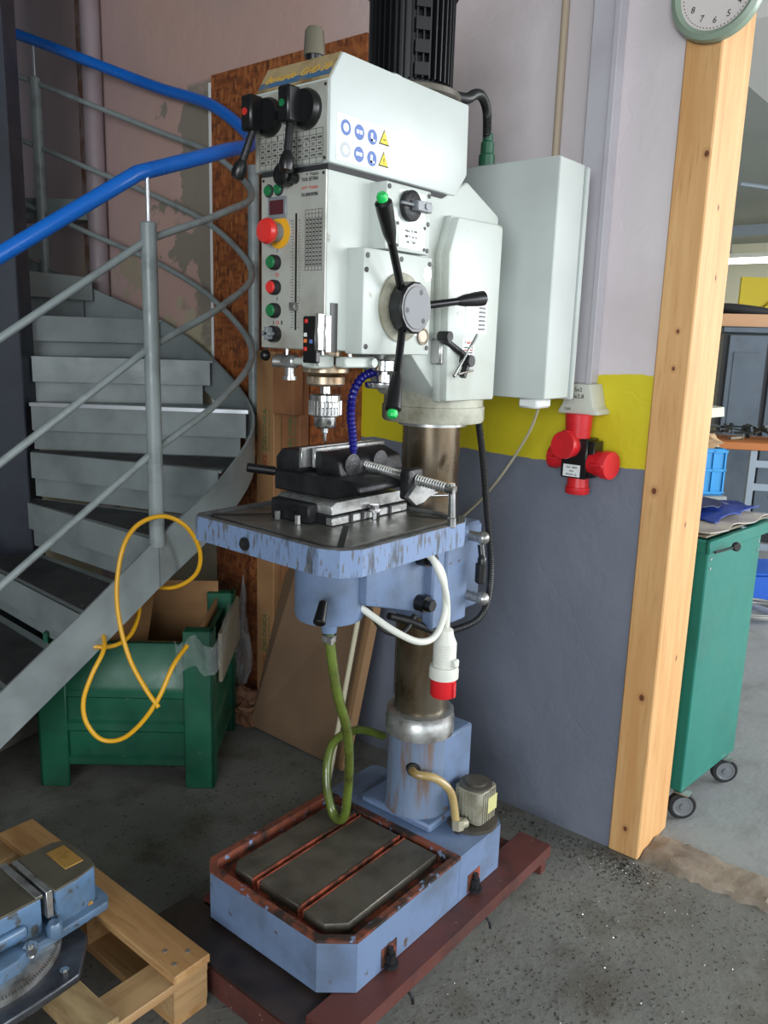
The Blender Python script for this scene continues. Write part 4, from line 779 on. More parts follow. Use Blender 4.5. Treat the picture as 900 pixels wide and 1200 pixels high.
# ------------------------------------------------------------------ green steel stillage with cardboard lining
R_, Lf = V((1.652, 2.070, 0)), V((1.262, 2.525, 0)); ex = (R_-Lf); W_ = ex.length; ex.normalize(); ey = V((-ex.y, ex.x, 0)); ey = ey if ey.x > 0 else -ey
ST = thing('steel_stillage', 'dark green steel stillage box under the stairs', 'stillage', Lf)
def SM(): return Matrix(((ex.x, ey.x, 0, Lf.x), (ex.y, ey.y, 0, Lf.y), (0, 0, 1, 0), (0, 0, 0, 1)))
DPT = .50
def sbox(bm, *a, b=0): box(bm, *a, b, SM())
for x in (0, W_-.10):
    for y in (0, DPT-.07):
        bm = N_(); hz = .578 if x else (.478 if y == 0 else .40)
        sbox(bm, x, x+.10, y, y+.012, 0, hz, b=.003); sx_ = x if x == 0 else x+.088; sbox(bm, sx_, sx_+.012, y if y == 0 else y-.0, y+.07, 0, hz, b=.003); sbox(bm, x, x+.10, y+.012, y+.05, hz-.012, hz, b=.003); part('corner_post', bm, stillm, None, ST)
def ribbed(x0, x1, y0, y1, horiz):
    bm = N_(); prof = [(.012, .075), (.0, .085), (0, .105), (.014, .115), (.014, .20), (.002, .21), (.002, .235), (.014, .245), (.014, .325), (.0, .335), (.0, .355), (.012, .37), (.03, .505), (.03, .52), (.05, .52), (.045, .37), (.03, .075)]
    A = []
    for (o, z) in prof:
        a = (x0, y0+o, z) if horiz else (x0-o, y0, z); b = (x1, y0+o, z) if horiz else (x0-o, y1, z); A.append((bm.verts.new(SM() @ V(a)), bm.verts.new(SM() @ V(b))))
    n = len(A)
    for i in range(n): j = (i+1) % n; bm.faces.new((A[i][0], A[i][1], A[j][1], A[j][0]))
    bm.faces.new([q[0] for q in A]); bm.faces.new([q[1] for q in A][::-1]); bmesh.ops.recalc_face_normals(bm, faces=bm.faces); return bm
part('side_panel', ribbed(.08, W_-.08, .004, 0, True), stillm, None, ST); part('side_panel', ribbed(W_-.004, 0, .06, DPT-.06, False), stillm, None, ST)
bm = N_(); sbox(bm, .08, W_-.08, DPT-.03, DPT-.015, .07, .54); part('back_panel', bm, stillm, None, ST); bm = N_(); sbox(bm, .012, .027, .06, DPT-.06, .07, .54); part('back_panel', bm, stillm, None, ST)
bm = N_(); sbox(bm, .03, W_-.03, .03, DPT-.03, .075, .09); part('floor_plate', bm, stillm, None, ST)
CB = thing('cardboard_box', 'open brown cardboard box standing inside the green stillage', 'box', SM() @ V((.26, .25, .09)))
for a in ((.06, W_-.06, .07, .075, .09, .515), (.06, W_-.06, DPT-.05, DPT-.045, .09, .62), (.06, .065, .07, DPT-.05, .09, .60), (W_-.065, W_-.06, .07, DPT-.05, .09, .56), (.06, W_-.06, .07, DPT-.05, .09, .095)):
    bm = N_(); sbox(bm, *a); part('carton_wall', bm, card, None, CB, smooth=False)
bm = N_(); M_ = SM(); q = [(.07, DPT-.05, .61), (.30, DPT-.05, .61), (.34, .10, .40), (.07, .12, .50)]; A = [bm.verts.new(M_ @ V(p)) for p in q]; B = [bm.verts.new(M_ @ V(p)+V((0, 0, .005))) for p in q]
fs = [bm.faces.new(A), bm.faces.new(B[::-1])]+[bm.faces.new((A[i], B[i], B[(i+1) % 4], A[(i+1) % 4])) for i in range(4)]; bmesh.ops.recalc_face_normals(bm, faces=fs); part('carton_flap', bm, card, None, CB, smooth=False)
bm = N_(); q = spline([M_ @ V((W_-.12, -.012, .50)), M_ @ V((W_-.06, -.015, .515)), M_ @ V((W_+.012, -.012, .50)), M_ @ V((W_+.02, .10, .53)), M_ @ V((W_+.02, .25, .56))], 6)
rw = []
for i, p in enumerate(q): rw.append([bm.verts.new(p+V((random.uniform(-.006, .006), random.uniform(-.006, .006), .045-.028*j+random.uniform(-.010, .010)-.012*math.sin(i*.8)))) for j in range(5)])
for a, b in zip(rw, rw[1:]):
    for j in range(4): bm.faces.new((a[j], b[j], b[j+1], a[j+1]))
tag(ob('stretch_film', bm, film), 'torn clear stretch film draped over the stillage corner', 'film')
bm = N_(); bar(bm, M_ @ V((W_+.012, .08, .455)), M_ @ V((W_+.012, DPT-.03, .465)), .012, .18); tag(ob('grey_board_offcut', bm, greywood, smooth=False), 'weathered grey-brown board standing against the right side of the stillage', 'board')

# ------------------------------------------------------------------ spiral staircase
SP = thing('spiral_staircase', 'grey steel winding staircase with blue plastic handrail', 'staircase', LD(-1.55, 3.1, 0))
outer = [(-1.67, 1.78, .0), (-1.48, 1.94, .14), (-1.29, 2.09, .33), (-1.10, 2.23, .52), (-.91, 2.37, .715), (-.72, 2.52, .918), (-.56, 2.80, 1.086), (-.515, 3.12, 1.255), (-.71, 3.40, 1.445), (-.985, 3.64, 1.604), (-1.34, 3.82, 1.737), (-1.61, 3.93, 1.843), (-2.0, 3.98, 2.0)]
hand = [1.23, 1.38, 1.547, 1.702, 1.862, 2.023, 2.13, 2.237, 2.42, 2.544, 2.693, 2.801, 2.93]
TZ = [0, .10, .305, .505, .70, .905, 1.09, 1.27, 1.45, 1.61, 1.79, 1.97, 2.15]
inner = [(-2.2, 2.55), (-2.05, 2.66), (-1.93, 2.76), (-1.74, 2.88), (-1.56, 2.98), (-1.36, 3.05), (-1.37, 3.12), (-1.38, 3.17), (-1.42, 3.29), (-1.5, 3.34), (-1.56, 3.38), (-1.65, 3.42), (-1.8, 3.42)]
def strip(path, h, t_, name, k=6):
    """steel plate following a path: vertical height h below the path, thickness t_ outwards"""
    P_ = spline(path, k); bm = N_(); rows = []
    for i, p in enumerate(P_):
        d = (P_[min(i+1, len(P_)-1)]-P_[max(i-1, 0)]); n = V((d.y, -d.x, 0)).normalized()*t_
        rows.append([bm.verts.new(v) for v in (p, p+n, p+n-V((0, 0, h)), p-V((0, 0, h)))])
    for a, b in zip(rows, rows[1:]):
        for i in range(4): bm.faces.new((a[i], a[(i+1) % 4], b[(i+1) % 4], b[i]))
    bm.faces.new(rows[0]); bm.faces.new(rows[-1][::-1]); bmesh.ops.recalc_face_normals(bm, faces=bm.faces); return part(name, bm, galv, None, SP)
OP = [LD(*p) for p in outer]
low, upp = OP[:6], OP[5:]
strip(low[1:], .165, .010, 'outer_string', 1); strip([OP[5]]+upp[1:], .165, .010, 'outer_string')
for n in range(1, 13):
    z = TZ[n]
    a, b = OP[n], OP[n+1] if n < 12 else LD(-2.3, 4.0, 0); c, d = LD(*inner[n], 0), LD(*(inner[n+1] if n < 12 else (-2.1, 3.5)), 0)
    a = V((a.x, a.y, 0)); b = V((b.x, b.y, 0)); nose = (c-a).normalized()
    a += nose*.012; b += (d-b).normalized()*(.13 if n <= 5 else .012)
    back = (b-a)*.16; back2 = (d-c)*.16
    bm = N_(); q = [(a.x, a.y), ((b+back).x, (b+back).y), ((d+back2).x, (d+back2).y), (c.x, c.y)]; prism(bm, q, 'xy', z-.008, z); tr = part('tread', bm, galv, None, SP, smooth=False)
    if n <= 6:
        bm = N_(); m2 = (b-a)*.10; m3 = (d-c)*.10; prism(bm, [((a+m2).x, (a+m2).y), (b.x, b.y), (d.x, d.y), ((c+m3).x, (c+m3).y)], 'xy', z, z+.002); part('tread_cover', bm, tread_mat, 'dark worn tread cover', tr, smooth=False)
    if n == 7: bm = N_(); bar(bm, a+V((0, 0, z+.001)), c+V((0, 0, z+.001)), .034, .014); part('bright_nosing', bm, alu, 'shiny metal nosing', tr, smooth=False)
    bm = N_(); up = V((0, 0, 1)); nn = (b-a).normalized(); bar(bm, a+nose*.012+V((0, 0, z-.05)), c+V((0, 0, z-.05)), .008, .10); part('tread_lip', bm, galv, None, tr, smooth=False)
    bm = N_(); s1, s2 = a+nn*.055+nose*(.15 if n <= 5 else .01), c+(d-c).normalized()*.055; bar(bm, s1+V((0, 0, z-.14)), s2+V((0, 0, z-.14)), .006, .082); part('riser', bm, galv, None, tr, smooth=False)
# bolts on the shiny step
a7, c7 = OP[7], LD(*inner[7], 0)
# landing
bm = N_(); prism(bm, [tuple(LD(-1.42, 3.98, 0))[:2], tuple(LD(-1.42, 4.16, 0))[:2], tuple(LD(-2.6, 4.16, 0))[:2], tuple(LD(-2.6, 3.98, 0))[:2]], 'xy', 2.06, 2.15); part('landing', bm, galv, None, SP, smooth=False)
# plinth edge under the lower flight
# posts
def post(i_, dz0=-.02, top=1.03, r=.024):
    p = OP[i_]+V((0, 0, dz0)); hz = hand[i_]; bm = N_(); d = V((math.cos(YAW), math.sin(YAW), 0))*.0
    lathe(bm, [(r, 0), (r, hz-.155-p.z), (r*.8, hz-.15-p.z)], p, (0, 0, 1), 20); ps = part('baluster_post', bm, galvd, None, SP)
    bm = N_(); cyl(bm, (p.x, p.y, hz-.155), (p.x, p.y, hz-.015), .0065, n=10); part('rail_pin', bm, alu, None, ps)
for i_ in (1, 5, 11): post(i_, -.05 if i_ != 5 else -.03)
p = LD(-.53, 3.26, 1.16); bm = N_(); cyl(bm, p, p+V((0, 0, 1.02)), .022, n=16); part('baluster_post', bm, galvd, None, SP)
def rail(f, r, m_, name, k=8):
    A = [V((p.x, p.y, p.z+(h-p.z)*f)) for p, h in zip(OP, hand)]
    if f == 1: 
        pts = [A[1]]+[A[5]-(A[5]-A[4])*.12]+spline(A[5:], k); bm = N_(); tube(bm, [A[1], A[5]+(A[1]-A[5])*.10]+spline([A[5]+(A[1]-A[5])*.03]+A[6:], k), r, 16, 0); return part(name, bm, m_, None, SP)
    bm = N_(); tube(bm, [A[1], A[5]], r, 12, 0); part(name, bm, m_, None, SP)
    bm = N_(); tube(bm, A[5:], r, 12, k); part(name, bm, m_, None, SP)
for f in (.82, .54, .25): rail(f, .0115, galvd, 'mid_rail')
h_ = rail(1, .0225, railblue, 'handrail'); h_['label'] = 'blue plastic-covered handrail'
# inner string of the lower flight and light grey plate beside the column
IP = [LD(*inner[k], TZ[k]+.05) for k in range(0, 5)]
strip(IP, .18, .008, 'inner_string', 1)
# newel: boxed navy column
bm = N_(); cc = LD(-1.66, 3.27, 0); M2 = Matrix.Rotation(YAW-math.pi/2, 4, 'Z'); g = box(bm, -.235, .235, -.06, .06, 0, 3.295, .004)
for v in bm.verts: v.co = M2 @ v.co+cc
nv = part('newel_column', bm, navy, 'navy painted square steel newel column', SP, smooth=False)

bm = N_(); prism(bm, [(.9, 2.74), (1.277, 2.855), (1.47, 2.91), (1.47, 3.02), (1.25, 2.96), (.9, 2.85)], 'xy', 0, .05, .004); o = struct('trim_2', bm, mat('pale_concrete_kerb', (140, 138, 130), .8))
# ------------------------------------------------------------------ yellow air hose
bm = N_(); H = lambda x, y, z: V((x, y, z))
def at(u, v_, D):   # survey direction (u, v) of the reference frame at plan distance D, as a world point
    r_ = fw*1+r2*((u-450)/955)+d2*((v_-600)/955); k = D/(r_.x*CY+r_.y*SY); return V((0, 0, EYE))+r_*k
hp = [(186, 829, 2.27), (170, 806, 2.29), (152, 772, 2.31), (140, 728, 2.33), (137, 685, 2.35), (145, 640, 2.38), (163, 614, 2.42), (192, 605, 2.46), (218, 617, 2.5), (234, 645, 2.54), (230, 672, 2.56), (205, 688, 2.58), (172, 687, 2.60)]
tube(bm, [at(*p) for p in hp], .0072, 10); hp2 = [(163, 700, 2.60), (162, 722, 2.56), (152, 745, 2.48), (132, 757, 2.40), (105, 757, 2.38), (88, 750, 2.36)]
yh = ob('yellow_air_hose', bm, yhose); tag(yh, 'yellow air hose looped round the stair baluster down to the green stillage', 'hose')
bm = N_(); tube(bm, [at(*p) for p in hp2], .0072, 10)
hp3 = [(112, 734, 2.44), (121, 745, 2.40), (121, 763, 2.34), (108, 790, 2.30), (98, 820, 2.28), (101, 846, 2.27), (118, 866, 2.27), (142, 866, 2.27), (165, 848, 2.27), (186, 818, 2.28), (203, 780, 2.32), (219, 757, 2.40)]
tube(bm, [at(*p) for p in hp3], .0072, 10)
tag(ob('yellow_hose_loop', bm, yhose), 'yellow hose loop lying over the front of the green stillage', 'hose', kind=None)
bm = N_(); a = at(168, 814, 2.29); b = at(180, 829, 2.27); cyl(bm, a, b, .0085, n=12); lathe(bm, [(.005, 0), (.007, .004), (.005, .008), (.007, .012), (.005, .018), (.003, .03)], b, b-a, 12)
o = ob('hose_nozzle', bm, bright, yh); o.data.transform(Matrix.Translation(-yh.location))

# ------------------------------------------------------------------ pallet and the tilting machine vise on it
PL = thing('wooden_pallet', 'worn pine pallet in the left foreground under the blue machine vise', 'pallet', (.62, 1.73, 0))
for x in (.94, .715, .50, .30, .10):
    bm = N_(); w_ = .10 if x in (.94, .5, .10) else .085; box(bm, x, x+w_, 1.325, 2.145, .122, .144, .003); part('top_board', bm, chipw if x == .715 else palw, None, PL, smooth=False)
for y in (1.33, 1.69, 2.045):
    bm = N_(); box(bm, .10, 1.036, y, y+.095, .100, .122, .002); part('stringer_board', bm, palwx, None, PL, smooth=False)
    for x in (.94, .50, .10):
        bm = N_(); box(bm, x+.003, x+.097, y+.002, y+.093, .022, .100, .003); part('block', bm, palwx if y != 1.69 else palw, None, PL, smooth=False)
for x in (.94, .50, .10):
    bm = N_(); box(bm, x+.004, x+.096, 1.335, 2.135, 0, .022, .002); part('bottom_board', bm, palw, None, PL, smooth=False)
for x, y in ((.965, 1.36), (1.01, 1.37), (.975, 1.41)):
    bm = N_(); cyl(bm, (x, y, .144), (x, y, .1455), .0055, n=10); part('nail_head', bm, bright, None, PL)
TV = thing('machine_vise', 'blue swivelling machine vise with brass plate lying on the pallet', 'vise', (.66, 1.68, .144))
z0 = .146
bm = N_(); prism(bm, [(.69, 1.462), (.795, 1.470), (.872, 1.565), (.885, 1.80), (.80, 1.90), (.56, 1.90), (.46, 1.80), (.45, 1.56), (.55, 1.462)], 'xy', z0, z0+.020, .003); part('foot_plate', bm, mat('worn_dark_steel', (92, 94, 100), .32, .7, c2=(58, 60, 66), sc=12, lo=.4, hi=.7), 'dark steel foot plate', TV)
bm = N_(); lathe(bm, [(.185, .0), (.185, .010), (.172, .018), (.150, .020)], (.665, 1.69, z0+.02), (0, 0, 1), 64); part('swivel_ring', bm, bright, 'bright graduated swivel ring', TV)
bm = N_()
for k in range(64):
    a = math.radians(200+k*2.2); c_, s_ = math.cos(a), math.sin(a); bar(bm, (.665+.176*c_, 1.69+.176*s_, z0+.0372), (.665+.182*c_, 1.69+.182*s_, z0+.0335), .0012, .0008)
part('scale_marks', bm, ink, None, TV, kind='stuff', smooth=False)
tvb = mat('worn_tool_blue', (80, 110, 142), .4, c2=(72, 92, 112), sc=9, lo=.42, hi=.66, c3=(62, 64, 64), sc3=34, lo3=.58, hi3=.66, coat=.2)
oliv = mat('olive_grey_ground_top', (96, 92, 80), .38, .4, c2=(76, 72, 60), sc=8, lo=.4, hi=.7)
bm = N_(); prism(bm, [(.32, 1.575), (.80, 1.575), (.94, 1.585), (.955, 1.61), (.955, 1.76), (.93, 1.79), (.32, 1.79)], 'xy', z0+.038, z0+.062, .006, 2); part('base_flange', bm, tvb, None, TV)
bm = N_(); prism(bm, [(.815, 1.595), (.872, 1.598), (.925, 1.612), (.93, 1.64), (.93, 1.75), (.90, 1.765), (.815, 1.765)], 'xy', z0+.06, .298, .006, 2); part('fixed_jaw', bm, tvb, 'blue jaw block', TV)
bm = N_(); prism(bm, [(.812, 1.592), (.873, 1.597), (.924, 1.611), (.931, 1.64), (.931, 1.752), (.90, 1.768), (.812, 1.768)], 'xy', .297, .303, .002); part('jaw_top', bm, oliv, None, TV)
bm = N_(); box(bm, .868, .915, 1.645, 1.735, .302, .305, .001); part('brass_plate', bm, brass, 'worn brass plate', TV)
bm = N_(); box(bm, .796, .811, 1.60, 1.765, .235, .303, .001); part('jaw_insert', bm, bright, None, TV)
bm = N_(); box(bm, .34, .785, 1.60, 1.77, z0+.06, .296, .008, seg=2); part('moving_jaw', bm, tvb, None, TV)
bm = N_(); box(bm, .338, .787, 1.598, 1.772, .296, .302, .001); part('slide_top', bm, oliv, None, TV)
bm = N_(); box(bm, .77, .787, 1.598, 1.772, .302, .305, .001); part('top_strip', bm, bright, None, TV)
bm = N_(); box(bm, .45, .745, 1.585, 1.603, .225, .258, .012, seg=3); part('cast_rib', bm, tvb, None, TV)
bm = N_(); lathe(bm, [(.018, 0), (.018, .02), (.012, .03)], (.80, 1.58, z0+.06), (0, 0, 1), 16); part('round_boss', bm, tvb, None, TV)
for x, y, r_, h in ((.735, 1.565, .016, .024), (.775, 1.497, .011, .012), (.565, 1.50, .012, .012)):
    bm = N_(); zz = z0+(.06 if r_ > .015 else .02); cyl(bm, (x, y, zz-.01), (x, y, zz+h), r_*.5); cyl(bm, (x, y, zz), (x, y, zz+h*.7), r_, n=6); part('hex_bolt', bm, chrome, None, TV)
bm = N_(); cyl(bm, (.905, 1.612, .21), (.905, 1.604, .21), .007, n=14); part('grub_hole', bm, brass, None, TV)
bm = N_(); prism(bm, [(.50, 1.53), (.70, 1.545), (.76, 1.58), (.70, 1.60), (.45, 1.60)], 'xy', z0+.036, z0+.075, .008, 2); part('front_lug', bm, tvb, None, TV)

# ------------------------------------------------------------------ trolley behind the post and what lies on it
tc = V((2.575, .775, 0)); e1 = V((.43, -.042, 0)).normalized(); e2 = V((-e1.y, e1.x, 0)); TM = Matrix(((e1.x, e2.x, 0, tc.x), (e1.y, e2.y, 0, tc.y), (0, 0, 1, 0), (0, 0, 0, 1)))
TR = thing('tool_trolley', 'teal green steel tool trolley on castors behind the pine post', 'trolley', TM @ V((.22, .28, 0)))
bm = N_(); box(bm, 0, .435, 0, .55, .098, .935, .004, TM); part('body', bm, trolm, None, TR, smooth=False)
bm = N_(); box(bm, -.006, .55, -.006, .012, .925, .967, .003, TM); box(bm, -.006, .55, .54, .556, .925, .967, .003, TM); box(bm, -.006, .010, 0, .55, .925, .967, .003, TM); box(bm, .42, .55, 0, .55, .945, .962, .003, TM); part('top_tray', bm, trolm, None, TR)
bm = N_(); cyl(bm, TM @ V((.02, -.012, .930)), TM @ V((.10, -.045, .943)), .004); s_ = TM @ V((.10, -.045, .943)); cyl(bm, s_+V((.004, .006, 0)), s_-V((.004, .006, 0)), .015, n=20, b=.003); part('lock_lever', bm, blackr, 'black lever with round knob', TR)
for x in (.022, .41):
    for z in (.905, .875):
        bm = N_(); cyl(bm, TM @ V((x, 0, z)), TM @ V((x, -.003, z)), .005, n=12); part('rivet', bm, chrome, None, TR)
for x in (.045, .39):
    for y in (.05, .50):
        c_ = TM @ V((x-.03, y-.05, .049)); bm = N_(); ax = V((-.75, -.62, 0)).normalized(); cyl(bm, c_-ax*.012, c_+ax*.012, .048, n=32, b=.004); wl = part('castor_wheel', bm, blackr, None, TR)
        bm = N_(); lathe(bm, [(.034, 0), (.034, .003), (.029, .003), (.027, .001), (.012, .001), (.010, .006), (0, .006)], c_+ax*.0115, ax, 28); part('wheel_hub', bm, mat('grey_hub', (104, 108, 112), .45) if 'grey_hub' not in MATS else MATS['grey_hub'], None, wl)
        bm = N_(); bar(bm, c_-ax*.02, c_-ax*.02+V((0, 0, .046)), .03, .003, ax); bar(bm, c_+V((-.02, 0, .047)), c_+V((.02, 0, .047)), .05, .004); part('castor_fork', bm, bright, None, wl)
def sheetobj(name, x0, x1, y0, y1, z, amp, m_, seed, M_, t_=.004, droop=0):
    rr = random.Random(seed); ph = [rr.uniform(0, 6) for _ in range(6)]; bm = N_(); nx, ny = 16, 16; G = []
    for i in range(nx+1):
        row = []
        for j in range(ny+1):
            u, v_ = i/nx, j/ny; h = amp*(math.sin(u*7+ph[0]+2*math.sin(v_*4+ph[1]))*.5+math.sin(v_*9+ph[2]+u*5)*.4+math.sin(u*17+v_*13+ph[3])*.25)
            e = .012*math.sin(v_*11+ph[4]); row.append(M_ @ V((x0+(x1-x0)*u+e, y0+(y1-y0)*v_+.01*math.sin(u*13+ph[5]), z+abs(h)+amp*.4*math.sin(math.pi*u)*math.sin(math.pi*v_))))
        G.append(row)
    T_ = [[bm.verts.new(p+V((0, 0, t_))) for p in r] for r in G]; B_ = [[bm.verts.new(V((p.x, p.y, p.z))) for p in r] for r in G]
    for i in range(nx):
        for j in range(ny): bm.faces.new((T_[i][j], T_[i+1][j], T_[i+1][j+1], T_[i][j+1])); bm.faces.new((B_[i][j], B_[i][j+1], B_[i+1][j+1], B_[i+1][j]))
    for i in range(nx):
        for j in (0, ny): bm.faces.new((T_[i][j], B_[i][j], B_[i+1][j], T_[i+1][j]))
    for j in range(ny):
        for i in (0, nx): bm.faces.new((T_[i][j], T_[i][j+1], B_[i][j+1], B_[i][j]))
    bmesh.ops.recalc_face_normals(bm, faces=bm.faces); return ob(name, bm, m_)
bm = N_(); box(bm, .02, .56, .02, .53, .969, .976, .002, TM); tag(ob('grey_board', bm, greywood, smooth=False), 'grey board lying on top of the teal green trolley', 'board')
tag(sheetobj('plastic_sheet', .03, .54, .01, .50, 0.976, .012, mat('milky_plastic', (176, 168, 160), .3), 1, TM), 'milky plastic sheet on the trolley under the blue bags', 'sheet')
tag(sheetobj('blue_sheet', .16, .53, .06, .40, 0.993, .014, tarpm, 2, TM), 'bright deep blue plastic sheet folded on the trolley', 'sheet')
tag(sheetobj('navy_bag', .10, .42, .12, .46, 1.013, .024, tarpd, 4, TM), 'crumpled navy plastic bag on top of the blue sheet', 'bag')
def PD(u, D, z): p = at(u, 600, D); return V((p.x, p.y, z))     # point in survey direction u at plan distance D
def yawM(p, d):  # frame at p with x towards the right of the survey direction
    r_ = V((SY, -CY, 0)); f_ = V((CY, SY, 0)); a = math.radians(d); x_ = r_*math.cos(a)+f_*math.sin(a); y_ = V((-x_.y, x_.x, 0)); return Matrix(((x_.x, y_.x, 0, p.x), (x_.y, y_.y, 0, p.y), (0, 0, 1, 0), (0, 0, 0, 1)))
# low cupboard with sky-blue crate
M3 = yawM(PD(846, 4.25, 0), 8)
bm = N_(); box(bm, -.62, .02, 0, .45, 0, .80, .004, M3); tag(ob('low_cupboard', bm, mat('grey_cupboard', (140, 142, 140), .5), smooth=False), 'low grey cupboard carrying the sky-blue crate', 'cupboard')
CR = thing('plastic_crate', 'sky-blue ribbed plastic crate full of packing paper', 'crate', M3 @ V((-.2, .2, .802)))
for a in ((-.40, 0, .02, .032, .803, 1.05), (-.40, 0, .38, .392, .803, 1.05), (-.40, -.388, .02, .392, .803, 1.05), (-.012, 0, .02, .392, .803, 1.05)):
    bm = N_(); box(bm, *a, .002, M3); part('crate_wall', bm, crate_b, None, CR, smooth=False)
bm = N_(); box(bm, -.40, 0, .02, .392, .802, .812, 0, M3); part('crate_floor', bm, crate_b, None, CR, smooth=False)
for z in (.81, .93, 1.03):
    bm = N_(); box(bm, -.405, .005, .012, .020, z, z+.014, .001, M3); part('crate_rib', bm, crate_b, None, CR, smooth=False)
for k in range(7):
    bm = N_(); x = -.40+k*.065; box(bm, x, x+.01, .012, .020, .81, 1.045, .001, M3); part('crate_rib', bm, crate_b, None, CR, smooth=False)
tag(lump('packing_paper', tuple(M3 @ V((-.12, .16, 1.06))), .11, mat('tan_packing_paper', (176, 146, 112), .8), (1, 1, .8), 9, .5), 'crumpled tan packing paper sticking out of the blue crate', 'paper')
tag(lump('white_bag', tuple(M3 @ V((-.10, .26, 1.13))), .07, rag, (1, 1, .8), 12, .4), 'pale plastic bag on the packing paper in the crate', 'bag')
bm = N_(); bar(bm, M3 @ V((-.40, .2, 1.19)), M3 @ V((.03, .2, 1.235)), .12, .05); tag(ob('white_plank', bm, mat('cream_foam', (220, 216, 200), .7), smooth=False), 'cream-coloured plank lying across the packing paper', 'plank')
# bench with tool heap
M4 = yawM(PD(836, 5.55, 0), -10)
BN = thing('work_bench', 'steel-framed bench with orange wooden top in the next room', 'bench', M4 @ V((.6, .3, 0)))
bm = N_(); box(bm, -.3, 1.3, 0, .5, .90, .95, .004, M4); part('bench_top', bm, orange, None, BN, smooth=False)
for x in (.20, .42, 1.2):
    bm = N_(); box(bm, x, x+.045, .02, .06, 0, .90, .002, M4); part('leg', bm, steelblue, None, BN, smooth=False)
for z in (.2, .42, .62, .78):
    bm = N_(); box(bm, .245, .42, .03, .05, z, z+.05, .002, M4); part('cross_bar', bm, steelblue, None, BN, smooth=False)
bm = N_(); box(bm, .47, 1.2, .10, .48, .50, .53, 0, M4); part('lower_shelf', bm, steelblue, None, BN, smooth=False)
rr = random.Random(5)
for k in range(34):
    x, y = rr.uniform(0, .95), rr.uniform(.06, .4); a = rr.uniform(0, 3.14); l = rr.uniform(.08, .22); z = .962+rr.uniform(0, .07); d = V((math.cos(a)*l/2, math.sin(a)*l/2, rr.uniform(-.02, .03)))
    bm = N_(); c_ = V((x, y, z)); bar(bm, M4 @ (c_-d), M4 @ (c_+d), rr.uniform(.012, .04), rr.uniform(.008, .02)); cyl(bm, M4 @ (c_+d), M4 @ (c_+d*1.15), rr.uniform(.012, .022), n=8)
    tag(ob('hand_tool', bm, (junk, darkiron, junk, greywood)[k % 4]), ('dark green metal hand tool in the heap on the orange-topped bench', 'black steel hand tool in the heap on the orange-topped bench', 'dark green metal hand tool in the heap on the orange-topped bench', 'weathered grey hand tool in the heap on the orange-topped bench')[k % 4], 'tool', ('dark green tools heaped on the bench', 'black tools heaped on the bench', 'dark green tools heaped on the bench', 'grey tools heaped on the bench')[k % 4])
# grey cabinet, box and cushion on it
M5 = yawM(PD(829, 6.75, 0), -14)
CA = thing('steel_cabinet', 'tall slate grey steel cabinet in the next room', 'cabinet', M5 @ V((.3, .2, 0)))
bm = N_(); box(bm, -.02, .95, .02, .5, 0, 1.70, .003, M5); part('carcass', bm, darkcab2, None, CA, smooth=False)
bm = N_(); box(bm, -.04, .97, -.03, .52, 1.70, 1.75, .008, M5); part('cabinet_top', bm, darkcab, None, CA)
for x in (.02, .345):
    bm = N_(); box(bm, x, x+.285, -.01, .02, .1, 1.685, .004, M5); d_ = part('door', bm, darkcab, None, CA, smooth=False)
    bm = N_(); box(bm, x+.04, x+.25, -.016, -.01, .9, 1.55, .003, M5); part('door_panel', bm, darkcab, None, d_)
SR = thing('storage_rack', 'open storage rack with small bottles right of the grey cabinet', 'rack', M5 @ V((.85, .1, 0)))
for x in (.67, 1.3):
    bm = N_(); box(bm, x, x+.03, 0-.04, -.01, 0, 1.69, 0, M5); part('upright', bm, steelblue, None, SR, smooth=False)
for z in (1.05, 1.22, 1.40, 1.55):
    bm = N_(); box(bm, .67, 1.33, -.30, -.01, z, z+.02, 0, M5); part('shelf', bm, mat('ochre_shelf', (150, 130, 70), .6) if 'ochre_shelf' not in MATS else MATS['ochre_shelf'], None, SR, smooth=False)
for k, (x, z, m_) in enumerate(((.72, 1.24, binblue), (.80, 1.24, redp), (.74, 1.07, binblue), (.72, 1.42, label), (.80, 1.42, card))):
    bm = N_(); p = M5 @ V((x, -.2, z)); cyl(bm, p, p+V((0, 0, .10)), .032, n=14, b=.004); cyl(bm, p+V((0, 0, .1)), p+V((0, 0, .12)), .014, n=10)
    tag(ob('bottle', bm, m_), ('blue bottle in the middle of the storage rack', 'red bottle on the storage rack', 'blue bottle on the lowest rack shelf', 'white bottle on the upper rack shelf', 'tan bottle on the upper rack shelf')[k], 'bottle')
M6 = M5 @ Matrix.Translation((0, .05, 1.752))
WB = thing('wooden_tray', 'shallow wooden tray on top of the grey cabinet', 'tray', M6 @ V((.15, .1, 0)))
for a in ((-.25, .33, 0, .02, .0, .10), (-.25, .33, .36, .38, 0, .10), (.31, .33, 0, .38, 0, .10), (-.25, .33, .02, .36, 0, .012)):
    bm = N_(); box(bm, *a, .002, M6); part('tray_board', bm, mat('tray_wood', (196, 150, 112), .6) if 'tray_wood' not in MATS else MATS['tray_wood'], None, WB, smooth=False)
bm = N_(); g = sph(bm, (0, 0, 0), 1, n=20)
for v in bm.verts: v.co = M6 @ V((.10+v.co.x*.36, .19+v.co.y*.20, .135+v.co.z*.05-v.co.x*.03))
tag(ob('black_cushion', bm, mat('black_cloth', (44, 44, 46), .8)), 'flat black cushion on the wooden tray above the cabinet', 'cushion')
